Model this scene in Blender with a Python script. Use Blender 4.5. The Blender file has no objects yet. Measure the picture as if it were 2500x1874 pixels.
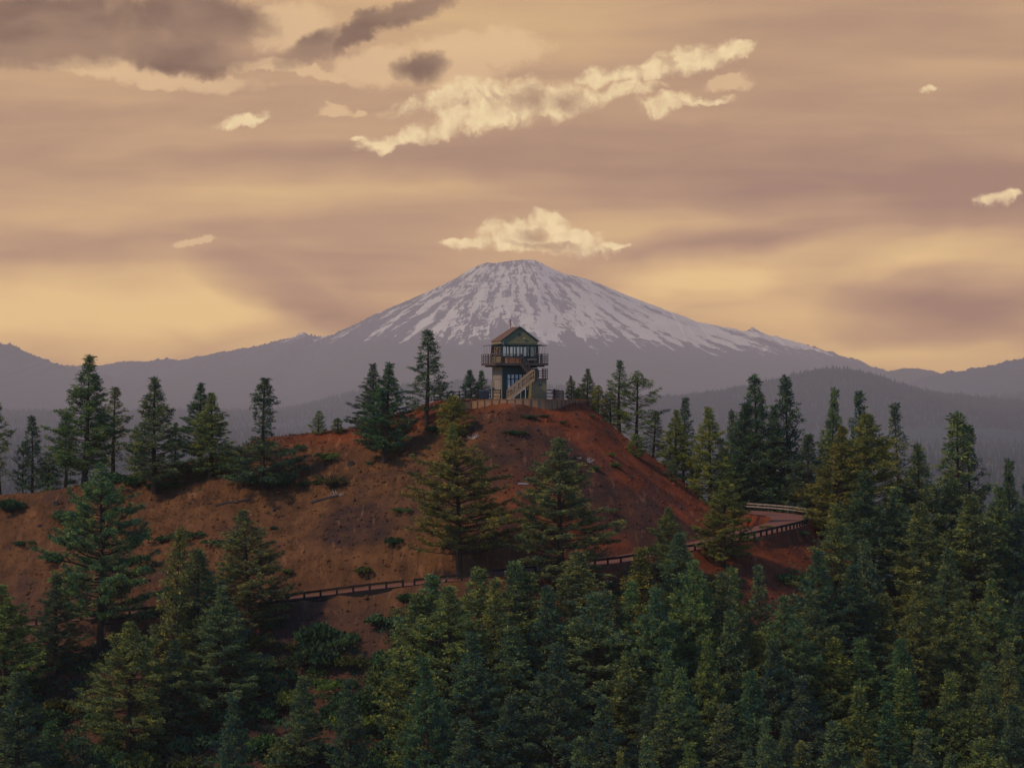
import bpy, math, random
import numpy as np
from mathutils import Vector, Matrix
random.seed(7); rng = np.random.default_rng(7)
scene = bpy.context.scene
COL = scene.collection
F = 7000.0; CX, CY = 1250.0, 937.0            # focal length and centre, in pixels of the photograph
R = math.radians
# ------------------------------------------------------------------ camera, world, sun, exposure
cam = bpy.data.cameras.new('camera'); cam.sensor_width = 36; cam.lens = 36 * F / 2500
cam.clip_start = 1; cam.clip_end = 80000
camo = bpy.data.objects.new('camera', cam); COL.objects.link(camo)
camo.location = (0, 0, 0); camo.rotation_euler = (R(90), 0, 0); scene.camera = camo
scene.view_settings.view_transform = 'Standard'; scene.view_settings.look = 'None'
scene.view_settings.exposure = 0; scene.view_settings.gamma = 1
try: scene.view_settings.use_curve_mapping = False
except Exception: pass
SUN_AZ, SUN_EL = -122.0, 46.0                  # azimuth from the view direction, clockwise; elevation
sdir = Vector((math.sin(R(SUN_AZ)) * math.cos(R(SUN_EL)), math.cos(R(SUN_AZ)) * math.cos(R(SUN_EL)), math.sin(R(SUN_EL))))
sl = bpy.data.lights.new('sun', 'SUN'); sl.energy = 2.6; sl.angle = R(4); sl.color = (1.0, .78, .46)
so = bpy.data.objects.new('sun', sl); COL.objects.link(so)
so.rotation_euler = sdir.to_track_quat('Z', 'Y').to_euler()
scene.cycles.max_bounces = 6; scene.cycles.diffuse_bounces = 2; scene.cycles.glossy_bounces = 2
scene.cycles.transmission_bounces = 4; scene.cycles.transparent_max_bounces = 12; scene.cycles.volume_bounces = 0
scene.cycles.use_denoising = True

class NT:
    """small helper round a node tree"""
    def __init__(s, tree): s.t = tree; s.n = tree.nodes; s.l = tree.links
    def new(s, typ, **kw):
        n = s.n.new(typ)
        for k, v in kw.items():
            setattr(n, k, v)
        return n
    def put(s, sock, v):
        if v is None: return
        if isinstance(v, bpy.types.NodeSocket): s.l.new(v, sock)
        elif isinstance(v, (tuple, list)) and sock.type == 'RGBA' and len(v) == 3: sock.default_value = (*v, 1)
        else: sock.default_value = v
    def math(s, op, a, b=None, c=None, clamp=False):
        n = s.new('ShaderNodeMath', operation=op, use_clamp=clamp)
        for i, v in enumerate((a, b, c)): s.put(n.inputs[i], v)
        return n.outputs[0]
    def vmath(s, op, a, b=None):
        n = s.new('ShaderNodeVectorMath', operation=op)
        s.put(n.inputs[0], a); s.put(n.inputs[1], b)
        return n.outputs['Value'] if op in ('LENGTH', 'DOT_PRODUCT', 'DISTANCE') else n.outputs[0]
    def comb(s, x, y, z=0.0):
        n = s.new('ShaderNodeCombineXYZ')
        for i, v in enumerate((x, y, z)): s.put(n.inputs[i], v)
        return n.outputs[0]
    def sep(s, v):
        n = s.new('ShaderNodeSeparateXYZ'); s.put(n.inputs[0], v); return n.outputs
    def noise(s, v, scale, detail=4, rough=.5, dist=0, col=False):
        n = s.new('ShaderNodeTexNoise'); s.put(n.inputs['Vector'], v)
        n.inputs['Scale'].default_value = scale; n.inputs['Detail'].default_value = detail
        n.inputs['Roughness'].default_value = rough; n.inputs['Distortion'].default_value = dist
        return n.outputs['Color' if col else 'Fac']
    def map(s, v, a, b, c=0.0, d=1.0, smooth=True):
        n = s.new('ShaderNodeMapRange', interpolation_type='SMOOTHSTEP' if smooth else 'LINEAR')
        for i, x in enumerate((v, a, b, c, d)): s.put(n.inputs[i], x)
        return n.outputs[0]
    def mix(s, f, a, b, blend='MIX'):
        n = s.new('ShaderNodeMix', data_type='RGBA', blend_type=blend)
        s.put(n.inputs[0], f); s.put(n.inputs[6], a); s.put(n.inputs[7], b)
        return n.outputs[2]
    def mapping(s, v, loc=(0, 0, 0), rot=(0, 0, 0), sc=(1, 1, 1), typ='POINT'):
        n = s.new('ShaderNodeMapping', vector_type=typ); s.put(n.inputs[0], v)
        n.inputs['Location'].default_value = loc if typ != 'NORMAL' else (0, 0, 0)
        n.inputs['Rotation'].default_value = rot; n.inputs['Scale'].default_value = sc
        return n.outputs[0]

HAZE = 6.3e-5
TOPZ = 1150.0
def build_world():
    w = bpy.data.worlds.new('World'); scene.world = w; w.use_nodes = True
    w.node_tree.nodes.clear(); N = NT(w.node_tree)
    sky = N.new('ShaderNodeTexSky', sky_type='NISHITA'); sky.sun_disc = False
    sky.sun_elevation = R(SUN_EL); sky.sun_rotation = R(SUN_AZ); sky.altitude = 1500
    d = N.new('ShaderNodeTexCoord').outputs['Generated']
    x, y, z = N.sep(d)[0:3]
    yy = N.math('MAXIMUM', y, .05)
    u = N.math('MULTIPLY', N.math('DIVIDE', x, yy), 7.0); v = N.math('MULTIPLY', N.math('DIVIDE', z, yy), 7.0)
    P = N.comb(u, v, 0.0)                       # 1 unit = 1000 px of the photo's height-of-sky scale (about 8 degrees)
    w1 = N.vmath('SUBTRACT', N.noise(P, 3.2, 3, .5, col=True), (.5, .5, .5))
    w2 = N.vmath('SUBTRACT', N.noise(P, 13, 5, .62, col=True), (.5, .5, .5))
    sc = N.new('ShaderNodeVectorMath', operation='SCALE'); N.put(sc.inputs[0], w1); sc.inputs['Scale'].default_value = .10
    sc2 = N.new('ShaderNodeVectorMath', operation='SCALE'); N.put(sc2.inputs[0], w2); sc2.inputs['Scale'].default_value = .075
    Ps = N.vmath('ADD', P, sc.outputs[0]); Pw = N.vmath('ADD', N.vmath('ADD', P, sc.outputs[0]), sc2.outputs[0])
    def blob(p, cx, cy, rx, ry, ang=0, amp=1.0):
        m = N.mapping(p, ((cx - CX) / 1000, (CY - cy) / 1000, 0), (0, 0, R(ang)), (rx / 1000, ry / 1000, 1), 'TEXTURE')
        l = N.vmath('LENGTH', m)
        e = N.math('SUBTRACT', 1.0, N.math('MULTIPLY', l, l))
        return N.math('MULTIPLY', N.math('MAXIMUM', e, 0.0), amp)
    def acc(op, items):
        o = items[0]
        for i in items[1:]: o = N.math(op, o, i)
        return o
    # smooth high cloud sheet: peach and mauve bands
    st = N.comb(N.math('MULTIPLY', u, .35), N.math('MULTIPLY', v, 2.2), 0.0)
    n1 = N.noise(st, 1.6, 3, .45, .6); n2 = N.noise(N.comb(N.math('MULTIPLY', u, .5), N.math('MULTIPLY', v, 5.0), 3.0), 1.7, 4, .5, .4)
    warm = acc('ADD', [blob(Ps, *b) for b in [
        (230, 735, 640, 150, 4, .95), (620, 800, 330, 80, -22, .35), (1950, 640, 560, 70, 6, .75), (2450, 640, 420, 90, 5, .7),
        (450, 470, 800, 90, 2, .38), (2060, 800, 560, 100, -10, .55), (1200, 30, 560, 150, 0, .45), (1500, 560, 320, 60, 4, .25),
        (1800, 900, 900, 90, 0, .35), (1680, 700, 260, 60, 5, .5)]])
    cool = acc('ADD', [blob(Ps, *b) for b in [
        (800, 400, 700, 70, 2, .55), (1900, 420, 1000, 130, -4, .75), (2460, 520, 400, 150, 0, .35), (640, 690, 230, 70, -18, .6), (830, 760, 330, 60, -10, .5), (760, 660, 300, 60, -6, .35),
        (2280, 745, 330, 110, 3, .95), (2050, 640, 260, 60, 15, .25), (1750, 590, 420, 45, 6, .5), (300, 600, 420, 60, 0, .3), (200, 275, 700, 45, 0, .3),
        (2100, 150, 700, 160, 0, .28), (950, 560, 300, 100, 0, .2)]])
    f = N.math('ADD', N.math('ADD', N.math('MULTIPLY', N.math('SUBTRACT', n1, .5), .9), N.math('MULTIPLY', N.math('SUBTRACT', n2, .5), .7)), .42)
    f = N.math('ADD', f, N.math('MULTIPLY', N.math('SUBTRACT', N.noise(N.comb(N.math('MULTIPLY', u, 1.6), N.math('MULTIPLY', v, 9.0), 8.0), 2.2, 7, .6, .8), .5), .32))
    f = N.math('SUBTRACT', N.math('ADD', f, N.math('MULTIPLY', warm, .62)), N.math('MULTIPLY', cool, .52))
    cr = N.new('ShaderNodeValToRGB'); N.put(cr.inputs[0], f); e = cr.color_ramp
    cols = [(0.0, (.385, .235, .165)), (.25, (.465, .290, .184)), (.5, (.56, .356, .205)), (.75, (.66, .428, .222)), (1.0, (.77, .518, .250))]
    e.elements[0].position = 0; e.elements[0].color = (*cols[0][1], 1); e.elements[1].position = 1; e.elements[1].color = (*cols[-1][1], 1)
    for p, c in cols[1:-1]:
        q = e.elements.new(p); q.color = (*c, 1)
    base = cr.outputs[0]
    # bright cumulus
    nz = N.noise(Pw, 21, 9, .60); nzb = N.noise(N.vmath('ADD', Pw, (-.009, -.015, 0.0)), 21, 9, .60)
    bl = [(1000, 330, 190, 26, 12), (1190, 288, 230, 44, 12), (1330, 245, 190, 58, 8), (1120, 245, 190, 36, 8), (1490, 180, 140, 30, 8), (1600, 165, 130, 26, 12),
          (1690, 135, 110, 42, 14), (1780, 118, 90, 26, 4), (1640, 245, 100, 32, 8), (1740, 235, 80, 12, 12), (585, 292, 66, 20, 4),
          (2277, 233, 26, 10, 10), (2438, 490, 66, 22, 10), (1250, 565, 90, 42, 6), (1340, 556, 70, 46, 0), (1410, 590, 120, 40, -14), (1150, 600, 100, 18, 4), (1270, 590, 160, 44, 0), (1500, 603, 50, 11, 0),
          (1530, 215, 120, 26, 10), (875, 338, 36, 9, 0)]
    D = acc('MAXIMUM', [blob(Pw, b[0], b[1], b[2] * 1.05, b[3] * 1.15, b[4], 1.15) for b in bl])
    # ragged mask, thick where the field is high
    mk = N.math('ADD', D, N.math('MULTIPLY', N.math('SUBTRACT', nz, .5), 2.0))
    gate = N.map(D, .01, .30)
    mask = N.math('MULTIPLY', N.map(mk, .22, 1.10), gate)
    relief = N.math('SUBTRACT', nz, nzb)
    greys = acc('MAXIMUM', [blob(Pw, *b) for b in [(1375, 242, 62, 34, 0), (1290, 250, 70, 42, 20), (1300, 578, 45, 26, 0), (1720, 180, 70, 30, 10), (1345, 606, 130, 14, 0), (1770, 190, 60, 26, 4)]])
    shade = N.math('ADD', N.math('SUBTRACT', .86, N.math('MULTIPLY', greys, .75)), N.math('MULTIPLY', relief, 1.2), clamp=True)
    ccol = N.mix(shade, (.46, .30, .185), (.86, .65, .37))
    faint = acc('MAXIMUM', [blob(Pw, *b) for b in [(1785, 188, 70, 28, 6), (465, 600, 60, 14, 0), (820, 262, 60, 16, 0), (880, 262, 26, 16, 0), (950, 160, 180, 60, 0), (1120, 190, 130, 60, 0), (720, 170, 260, 24, -6), (300, 168, 420, 36, -8), (1180, 120, 220, 80, 0), (700, 60, 160, 90, 0)]])
    fm = N.math('MULTIPLY', N.map(N.math('ADD', faint, N.math('MULTIPLY', N.math('SUBTRACT', nz, .5), 1.0)), .15, .75), N.map(faint, .02, .3))
    col = N.mix(N.math('MULTIPLY', fm, .55), base, (.82, .56, .31))
    # dark cloud banks
    nd = N.noise(Pw, 5.5, 6, .58)
    nd2 = N.noise(N.comb(N.math('MULTIPLY', u, 1.0), N.math('MULTIPLY', v, 2.2), 5.0), 3.0, 5, .5)
    db = [(110, 60, 420, 120, 0), (420, 120, 300, 62, -8), (160, 100, 330, 50, -2), (500, 40, 200, 100, -10), (760, 120, 130, 42, 28), (930, 45, 170, 40, 30), (1010, 15, 150, 40, 30), (1035, 165, 82, 58, 0), (880, 80, 120, 30, 28)]
    DD = acc('MAXIMUM', [blob(Pw, *b) for b in db])
    dm = N.math('MULTIPLY', N.map(N.math('ADD', DD, N.math('MULTIPLY', N.math('SUBTRACT', nd, .5), 1.9)), .02, .85), N.map(DD, .02, .22))
    dcol = N.mix(N.map(nd2, .35, .68), (.20, .122, .088), (.35, .22, .145))
    col = N.mix(N.math('MULTIPLY', dm, .93), col, dcol)
    col = N.mix(mask, col, ccol)
    # the low sky shines through kilometres of haze: it is this much brighter than what arrives at the camera
    zc = N.math('MAXIMUM', z, .006)
    path = N.math('MINIMUM', N.math('DIVIDE', TOPZ, zc), 27500.0)
    comp = N.math('EXPONENT', N.math('MULTIPLY', path, HAZE))
    colc = N.new('ShaderNodeVectorMath', operation='SCALE'); N.put(colc.inputs[0], col); N.put(colc.inputs['Scale'], comp)
    hz = N.new('ShaderNodeVectorMath', operation='SCALE'); hz.inputs[0].default_value = HAZE_GLOW; N.put(hz.inputs['Scale'], N.math('SUBTRACT', comp, 1.0))
    colf = N.vmath('SUBTRACT', colc.outputs[0], hz.outputs[0])
    # sheet of cloud only in this part of the sky, clear blue overhead and behind
    wgt = N.math('MULTIPLY', N.map(z, .14, .52, 1.0, 0.0), N.map(y, -.1, .75))
    bg1 = N.new('ShaderNodeBackground'); N.put(bg1.inputs[0], N.mix(1.0, sky.outputs[0], (.62, .93, 1.28), 'MULTIPLY')); bg1.inputs[1].default_value = .125
    bg2 = N.new('ShaderNodeBackground'); N.put(bg2.inputs[0], colf); bg2.inputs[1].default_value = 1.0
    mx = N.new('ShaderNodeMixShader'); N.put(mx.inputs[0], wgt); N.l.new(bg1.outputs[0], mx.inputs[1]); N.l.new(bg2.outputs[0], mx.inputs[2])
    out = N.new('ShaderNodeOutputWorld'); N.l.new(mx.outputs[0], out.inputs[0])
    w.cycles.sampling_method = 'MANUAL'; w.cycles.sample_map_resolution = 512
HAZE_GLOW = (.29, .235, .225)
build_world()

# ------------------------------------------------------------------ helpers
def tag(o, label=None, cat=None, group=None, kind=None):
    if label: o['label'] = label
    if cat: o['category'] = cat
    if group: o['group'] = group
    if kind: o['kind'] = kind
    return o
def empty(name, loc=(0, 0, 0), rz=0.0):
    o = bpy.data.objects.new(name, None); o.location = loc; o.rotation_euler = (0, 0, rz); o.empty_display_size = .2
    COL.objects.link(o); return o
def mesh_np(name, V, Fc, mats, parent=None, smooth=False, attrs=None):
    """V (n,3), Fc (m,k) all faces of one size; attrs {name: per-vertex float array or (n,3)}"""
    me = bpy.data.meshes.new(name); V = np.asarray(V, np.float32); Fc = np.asarray(Fc, np.int32)
    n, m, k = len(V), len(Fc), Fc.shape[1]
    me.vertices.add(n); me.vertices.foreach_set('co', V.ravel())
    me.loops.add(m * k); me.loops.foreach_set('vertex_index', Fc.ravel())
    me.polygons.add(m); me.polygons.foreach_set('loop_start', np.arange(0, m * k, k, dtype=np.int32))
    me.update(calc_edges=True)
    me.polygons.foreach_set('use_smooth', np.full(m, smooth, dtype=bool))
    for a, val in (attrs or {}).items():
        val = np.asarray(val, np.float32)
        at = me.attributes.new(a, 'FLOAT' if val.ndim == 1 else 'FLOAT_VECTOR', 'POINT')
        at.data.foreach_set('value' if val.ndim == 1 else 'vector', val.ravel())
    for mt in (mats if isinstance(mats, (list, tuple)) else [mats]): me.materials.append(mt)
    o = bpy.data.objects.new(name, me); COL.objects.link(o)
    if parent: o.parent = parent
    return o
class MB:
    """collects boxes, beams and tubes into one mesh"""
    def __init__(s): s.v = []; s.f = []
    def quadbox(s, pts):
        b = len(s.v); s.v += [tuple(p) for p in pts]
        for q in ((0, 3, 2, 1), (4, 5, 6, 7), (0, 1, 5, 4), (1, 2, 6, 5), (2, 3, 7, 6), (3, 0, 4, 7)): s.f.append(tuple(b + i for i in q))
        return s
    def box(s, x0, x1, y0, y1, z0, z1):
        return s.quadbox([(x0, y0, z0), (x1, y0, z0), (x1, y1, z0), (x0, y1, z0), (x0, y0, z1), (x1, y0, z1), (x1, y1, z1), (x0, y1, z1)])
    def beam(s, p, q, w, h, up=(0, 0, 1)):
        p, q = Vector(p), Vector(q); d = (q - p).normalized(); u = Vector(up)
        if abs(d.dot(u)) > .98: u = Vector((0, 1, 0))
        a = d.cross(u).normalized() * (w / 2); b = a.cross(d).normalized() * (h / 2)
        return s.quadbox([p - a - b, p + a - b, p + a + b, p - a + b, q - a - b, q + a - b, q + a + b, q - a + b])
    def tube(s, pts, rad, n=6, cap=True):
        pts = [Vector(p) for p in pts]
        if not isinstance(rad, (list, tuple)): rad = [rad] * len(pts)
        b = len(s.v)
        for i, p in enumerate(pts):
            d = (pts[min(i + 1, len(pts) - 1)] - pts[max(i - 1, 0)]).normalized()
            u = Vector((0, 0, 1)) if abs(d.z) < .9 else Vector((1, 0, 0))
            a = d.cross(u).normalized(); c = d.cross(a)
            for k in range(n):
                t = 2 * math.pi * k / n; s.v.append(tuple(p + (a * math.cos(t) + c * math.sin(t)) * rad[i]))
        for i in range(len(pts) - 1):
            for k in range(n):
                s.f.append((b + i * n + k, b + i * n + (k + 1) % n, b + (i + 1) * n + (k + 1) % n, b + (i + 1) * n + k))
        if cap:
            s.f.append(tuple(b + k for k in range(n))); s.f.append(tuple(b + (len(pts) - 1) * n + k for k in reversed(range(n))))
        return s
    def poly(s, pts, faces):
        b = len(s.v); s.v += [tuple(p) for p in pts]; s.f += [tuple(b + i for i in f) for f in faces]; return s
    def build(s, name, mat, parent=None, bevel=0.0):
        me = bpy.data.meshes.new(name); me.from_pydata(s.v, [], s.f); me.materials.append(mat); me.update()
        o = bpy.data.objects.new(name, me); COL.objects.link(o)
        if parent: o.parent = parent
        if bevel:
            m = o.modifiers.new('bevel', 'BEVEL'); m.width = bevel; m.segments = 1; m.limit_method = 'ANGLE'
        return o

_tab = np.random.default_rng(99).random((256, 256))
def vnoise(x, y):
    x = np.asarray(x, float); y = np.asarray(y, float)
    xi = np.floor(x).astype(int); yi = np.floor(y).astype(int); fx = x - xi; fy = y - yi
    fx = fx * fx * (3 - 2 * fx); fy = fy * fy * (3 - 2 * fy)
    a = _tab[xi & 255, yi & 255]; b = _tab[(xi + 1) & 255, yi & 255]; c = _tab[xi & 255, (yi + 1) & 255]; d = _tab[(xi + 1) & 255, (yi + 1) & 255]
    return (a * (1 - fx) + b * fx) * (1 - fy) + (c * (1 - fx) + d * fx) * fy
def fbm(x, y, o=4, g=.5):
    s = 0; a = 1; t = 0
    for i in range(o):
        s = s + a * (vnoise(x * 2 ** i + 17.3 * i, y * 2 ** i + 9.1 * i) - .5); t += a; a *= g
    return s / t * 2

# ------------------------------------------------------------------ materials
def material(name, build, rough=.85, spec=.2):
    m = bpy.data.materials.new(name); m.use_nodes = True; N = NT(m.node_tree); N.n.clear()
    out = N.new('ShaderNodeOutputMaterial'); b = N.new('ShaderNodeBsdfPrincipled')
    b.inputs['Roughness'].default_value = rough; b.inputs['Specular IOR Level'].default_value = spec
    N.l.new(b.outputs[0], out.inputs[0])
    c = build(N, b, out); N.put(b.inputs['Base Color'], c)
    return m
def pos(N): return N.new('ShaderNodeNewGeometry').outputs['Position']
def objc(N): return N.new('ShaderNodeTexCoord').outputs['Object']
def bump(N, b, h, strength=.5, dist=.05):
    n = N.new('ShaderNodeBump'); n.inputs['Strength'].default_value = strength; n.inputs['Distance'].default_value = dist
    N.put(n.inputs['Height'], h); N.l.new(n.outputs[0], b.inputs['Normal'])
def wood(name, c1, c2, rough=.8, sc=1.0):
    def f(N, b, o):
        p = objc(N); n = N.noise(N.mapping(p, sc=(6 * sc, 6 * sc, 1.5 * sc)), 3, 5, .6); n2 = N.noise(p, 1.3, 3)
        bump(N, b, n, .4, .02)
        return N.mix(N.math('ADD', N.math('MULTIPLY', n, .7), N.math('MULTIPLY', N.math('SUBTRACT', n2, .5), .9), clamp=True), c1, c2)
    return material(name, f, rough)
def siding(name, c1, c2):
    def f(N, b, o):
        p = objc(N); x, y, z = N.sep(p)[0:3]
        saw = N.math('FRACT', N.math('MULTIPLY', z, 1 / .16))
        n = N.noise(N.mapping(p, sc=(1.2, 1.2, 5)), 2.2, 5, .6); fine = N.noise(p, 14, 3)
        bump(N, b, N.math('SUBTRACT', 1.0, saw), .9, .03)
        c = N.mix(N.map(n, .3, .7), c1, c2)
        gap = N.map(saw, .86, .95)
        c = N.mix(N.math('MULTIPLY', gap, .55), c, (c1[0] * .35, c1[1] * .35, c1[2] * .35))
        return N.mix(N.math('MULTIPLY', N.map(fine, .55, .8), .35), c, (c2[0] * 1.35, c2[1] * 1.25, c2[2] * 1.1))
    return material(name, f, .75)
def flat(name, c, rough=.6, spec=.3, metal=0.0):
    def f(N, b, o):
        b.inputs['Metallic'].default_value = metal
        n = N.noise(objc(N), 4, 4)
        return N.mix(N.map(n, .3, .7), tuple(k * .8 for k in c), tuple(min(1, k * 1.15) for k in c))
    return material(name, f, rough, spec)
def ground_mat(N, b, o):
    p = pos(N); x, y, z = N.sep(p)[0:3]
    big = N.noise(N.mapping(p, sc=(1, .6, 1)), .055, 4, .55, .5); mid = N.noise(p, .35, 5, .6); fine = N.noise(p, 3.2, 5, .7); grit = N.noise(p, 11, 3, .7)
    streak = N.noise(N.mapping(p, rot=(0, 0, R(-22)), sc=(1.3, .22, .3)), 1.1, 5, .62, .4)
    red = N.mix(N.map(mid, .3, .7), (.110, .030, .015), (.235, .058, .023))
    brown = N.mix(N.map(N.math('ADD', N.math('MULTIPLY', streak, .45), N.math('MULTIPLY', mid, .55)), .32, .68), (.068, .031, .016), (.18, .078, .032))
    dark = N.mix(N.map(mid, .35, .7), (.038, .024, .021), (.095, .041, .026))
    # brown dry-grass slope to the left, bare red cinder near the summit and right flank, darker zones between
    fr = N.map(N.math('ADD', x, N.math('MULTIPLY', N.math('SUBTRACT', big, .5), 26.0)), -9.0, 6.0)
    crest = N.map(N.math('ADD', z, N.math('MULTIPLY', N.math('SUBTRACT', mid, .5), 2.4)), -8.6, -5.0)
    crest = N.math('MULTIPLY', crest, N.map(y, 310.0, 317.5))
    c = N.mix(N.math('MAXIMUM', fr, crest), brown, red)
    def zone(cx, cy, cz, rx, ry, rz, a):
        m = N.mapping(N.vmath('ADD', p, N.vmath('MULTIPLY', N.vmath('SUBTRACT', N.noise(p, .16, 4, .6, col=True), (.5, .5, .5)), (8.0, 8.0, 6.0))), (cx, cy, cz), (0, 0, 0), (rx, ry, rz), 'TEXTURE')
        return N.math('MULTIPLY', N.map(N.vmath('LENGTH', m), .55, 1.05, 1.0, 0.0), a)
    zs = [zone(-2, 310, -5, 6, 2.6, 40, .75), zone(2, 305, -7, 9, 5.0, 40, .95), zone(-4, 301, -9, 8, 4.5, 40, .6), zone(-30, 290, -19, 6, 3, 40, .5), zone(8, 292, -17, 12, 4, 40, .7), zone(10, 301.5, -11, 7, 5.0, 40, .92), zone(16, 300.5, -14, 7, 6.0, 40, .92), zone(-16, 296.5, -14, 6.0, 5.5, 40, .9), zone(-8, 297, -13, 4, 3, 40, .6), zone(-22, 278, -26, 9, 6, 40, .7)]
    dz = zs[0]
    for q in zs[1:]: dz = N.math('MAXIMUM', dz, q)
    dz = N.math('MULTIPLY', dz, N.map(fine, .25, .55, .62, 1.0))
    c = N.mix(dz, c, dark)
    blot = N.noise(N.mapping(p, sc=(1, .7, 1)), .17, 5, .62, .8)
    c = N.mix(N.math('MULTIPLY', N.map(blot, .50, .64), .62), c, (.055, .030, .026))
    c = N.mix(N.math('MULTIPLY', N.map(N.noise(N.mapping(p, rot=(0, 0, R(25)), sc=(1.5, .35, .5)), .8, 6, .68, .6), .56, .68), .5), c, (.30, .135, .068))
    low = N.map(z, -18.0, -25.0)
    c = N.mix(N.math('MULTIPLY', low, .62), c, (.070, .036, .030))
    c = N.mix(N.math('MULTIPLY', N.map(fine, .52, .75), .65), c, N.mix(.6, c, (.03, .02, .02)))
    c = N.mix(N.math('MULTIPLY', N.map(grit, .58, .72), .5), c, (.30, .13, .075))
    bump(N, b, N.math('ADD', fine, N.math('MULTIPLY', grit, .5)), .8, .25)
    return c
M = {}
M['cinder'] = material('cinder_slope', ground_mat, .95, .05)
def road_f(N, b, o):
    p = pos(N); n = N.noise(p, .8, 4); f = N.noise(p, 9, 3)
    bump(N, b, f, .3, .03)
    return N.mix(N.math('MULTIPLY', f, .4), N.mix(N.map(n, .3, .7), (.150, .060, .042), (.19, .074, .050)), (.12, .065, .05))
M['road'] = material('red_asphalt', road_f, .9, .15)
M['bark'] = wood('pine_bark', (.030, .020, .016), (.085, .045, .028), .95)
M['old_wood'] = wood('weathered_log', (.022, .018, .017), (.085, .06, .048), .95)
M['bone'] = wood('bleached_branch', (.26, .22, .2), (.46, .40, .36), .9)
M['rail_wood'] = wood('creosoted_timber', (.009, .007, .008), (.028, .019, .016), .95)
M['rail_pale'] = wood('weathered_rail', (.19, .15, .13), (.34, .27, .22), .85)
M['fence'] = wood('dark_fence_timber', (.022, .020, .026), (.06, .05, .05), .85)
M['deck'] = wood('deck_timber', (.055, .042, .040), (.13, .085, .065), .85)
M['stair'] = wood('stair_timber', (.32, .19, .10), (.52, .32, .165), .8)
M['stair_white'] = flat('pale_stair_brace', (.48, .42, .36), .6)
M['side_green'] = siding('shaded_green_siding', (.026, .048, .046), (.044, .064, .056))  # dark green, taken darker to paint in the shade below the deck
M['side_tan'] = siding('sunlit_tan_siding', (.20, .135, .072), (.29, .20, .11))  # warm tan paints the sunlight on the tower's left side
M['side_gable'] = siding('sunlit_olive_siding', (.135, .112, .056), (.19, .155, .08))  # lighter olive paints in the sun on gable and annex
M['trim'] = flat('dark_green_trim', (.020, .042, .045), .5)
M['frame'] = flat('dark_window_frame', (.014, .030, .036), .5)
M['pane'] = flat('sky_bright_pane', (.62, .55, .48), .35, .35)  # pale tone paints the bright sky in the glass
M['muntin'] = flat('tan_mullion', (.20, .15, .11), .5)
M['roof'] = wood('red_brown_shingle', (.105, .052, .034), (.19, .10, .058), .9, 2)
M['conc'] = wood('retaining_board', (.22, .105, .055), (.40, .215, .12), .9, .6)
M['conc2'] = wood('retaining_post', (.10, .055, .042), (.19, .105, .07), .9)
M['orange'] = flat('orange_locker', (.50, .19, .075), .6)
M['cream'] = flat('cream_board', (.58, .48, .36), .6)
M['bin'] = flat('dark_bin_plastic', (.012, .020, .034), .4, .5)
M['metal'] = flat('galvanised_metal', (.30, .29, .30), .35, .5, .6)
M['pink'] = flat('pink_sign_face', (.60, .20, .24), .6)
M['pipe'] = flat('rust_pipe', (.26, .13, .12), .6)
M['lamp'] = flat('yellow_lamp_cover', (.45, .30, .10), .4)
def glass_f(name):
    m = bpy.data.materials.new(name); m.use_nodes = True; N = NT(m.node_tree); N.n.clear()
    out = N.new('ShaderNodeOutputMaterial'); t = N.new('ShaderNodeBsdfTransparent'); g = N.new('ShaderNodeBsdfGlossy')
    t.inputs[0].default_value = (.93, .95, .95, 1); g.inputs['Roughness'].default_value = .03
    fr = N.new('ShaderNodeFresnel'); fr.inputs[0].default_value = 1.5
    mx = N.new('ShaderNodeMixShader'); N.l.new(fr.outputs[0], mx.inputs[0]); N.l.new(t.outputs[0], mx.inputs[1]); N.l.new(g.outputs[0], mx.inputs[2]); N.l.new(mx.outputs[0], out.inputs[0])
    return m
M['glass'] = glass_f('window_glass')
def leaf(name, c1, c2, trans=.25):
    m = bpy.data.materials.new(name); m.use_nodes = True; N = NT(m.node_tree); N.n.clear()
    out = N.new('ShaderNodeOutputMaterial'); oi = N.new('ShaderNodeObjectInfo'); at = N.new('ShaderNodeAttribute', attribute_name='tone')
    c = N.mix(at.outputs['Fac'], c1, c2); c = N.mix(1.0, c, oi.outputs['Color'], 'MULTIPLY')
    d = N.new('ShaderNodeBsdfDiffuse'); t = N.new('ShaderNodeBsdfTranslucent'); N.put(d.inputs[0], c); N.put(t.inputs[0], c)
    mx = N.new('ShaderNodeMixShader'); mx.inputs[0].default_value = trans
    N.l.new(d.outputs[0], mx.inputs[1]); N.l.new(t.outputs[0], mx.inputs[2]); N.l.new(mx.outputs[0], out.inputs[0])
    return m
M['needle'] = leaf('pine_needles', (.020, .072, .072), (.31, .305, .075), .25)  # besides new growth, the two tones paint lit tips and bluish shaded gaps
M['shrub'] = leaf('shrub_leaves', (.018, .062, .048), (.12, .155, .036), .15)
M['grass'] = leaf('dry_grass', (.085, .036, .016), (.25, .11, .042))

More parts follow.
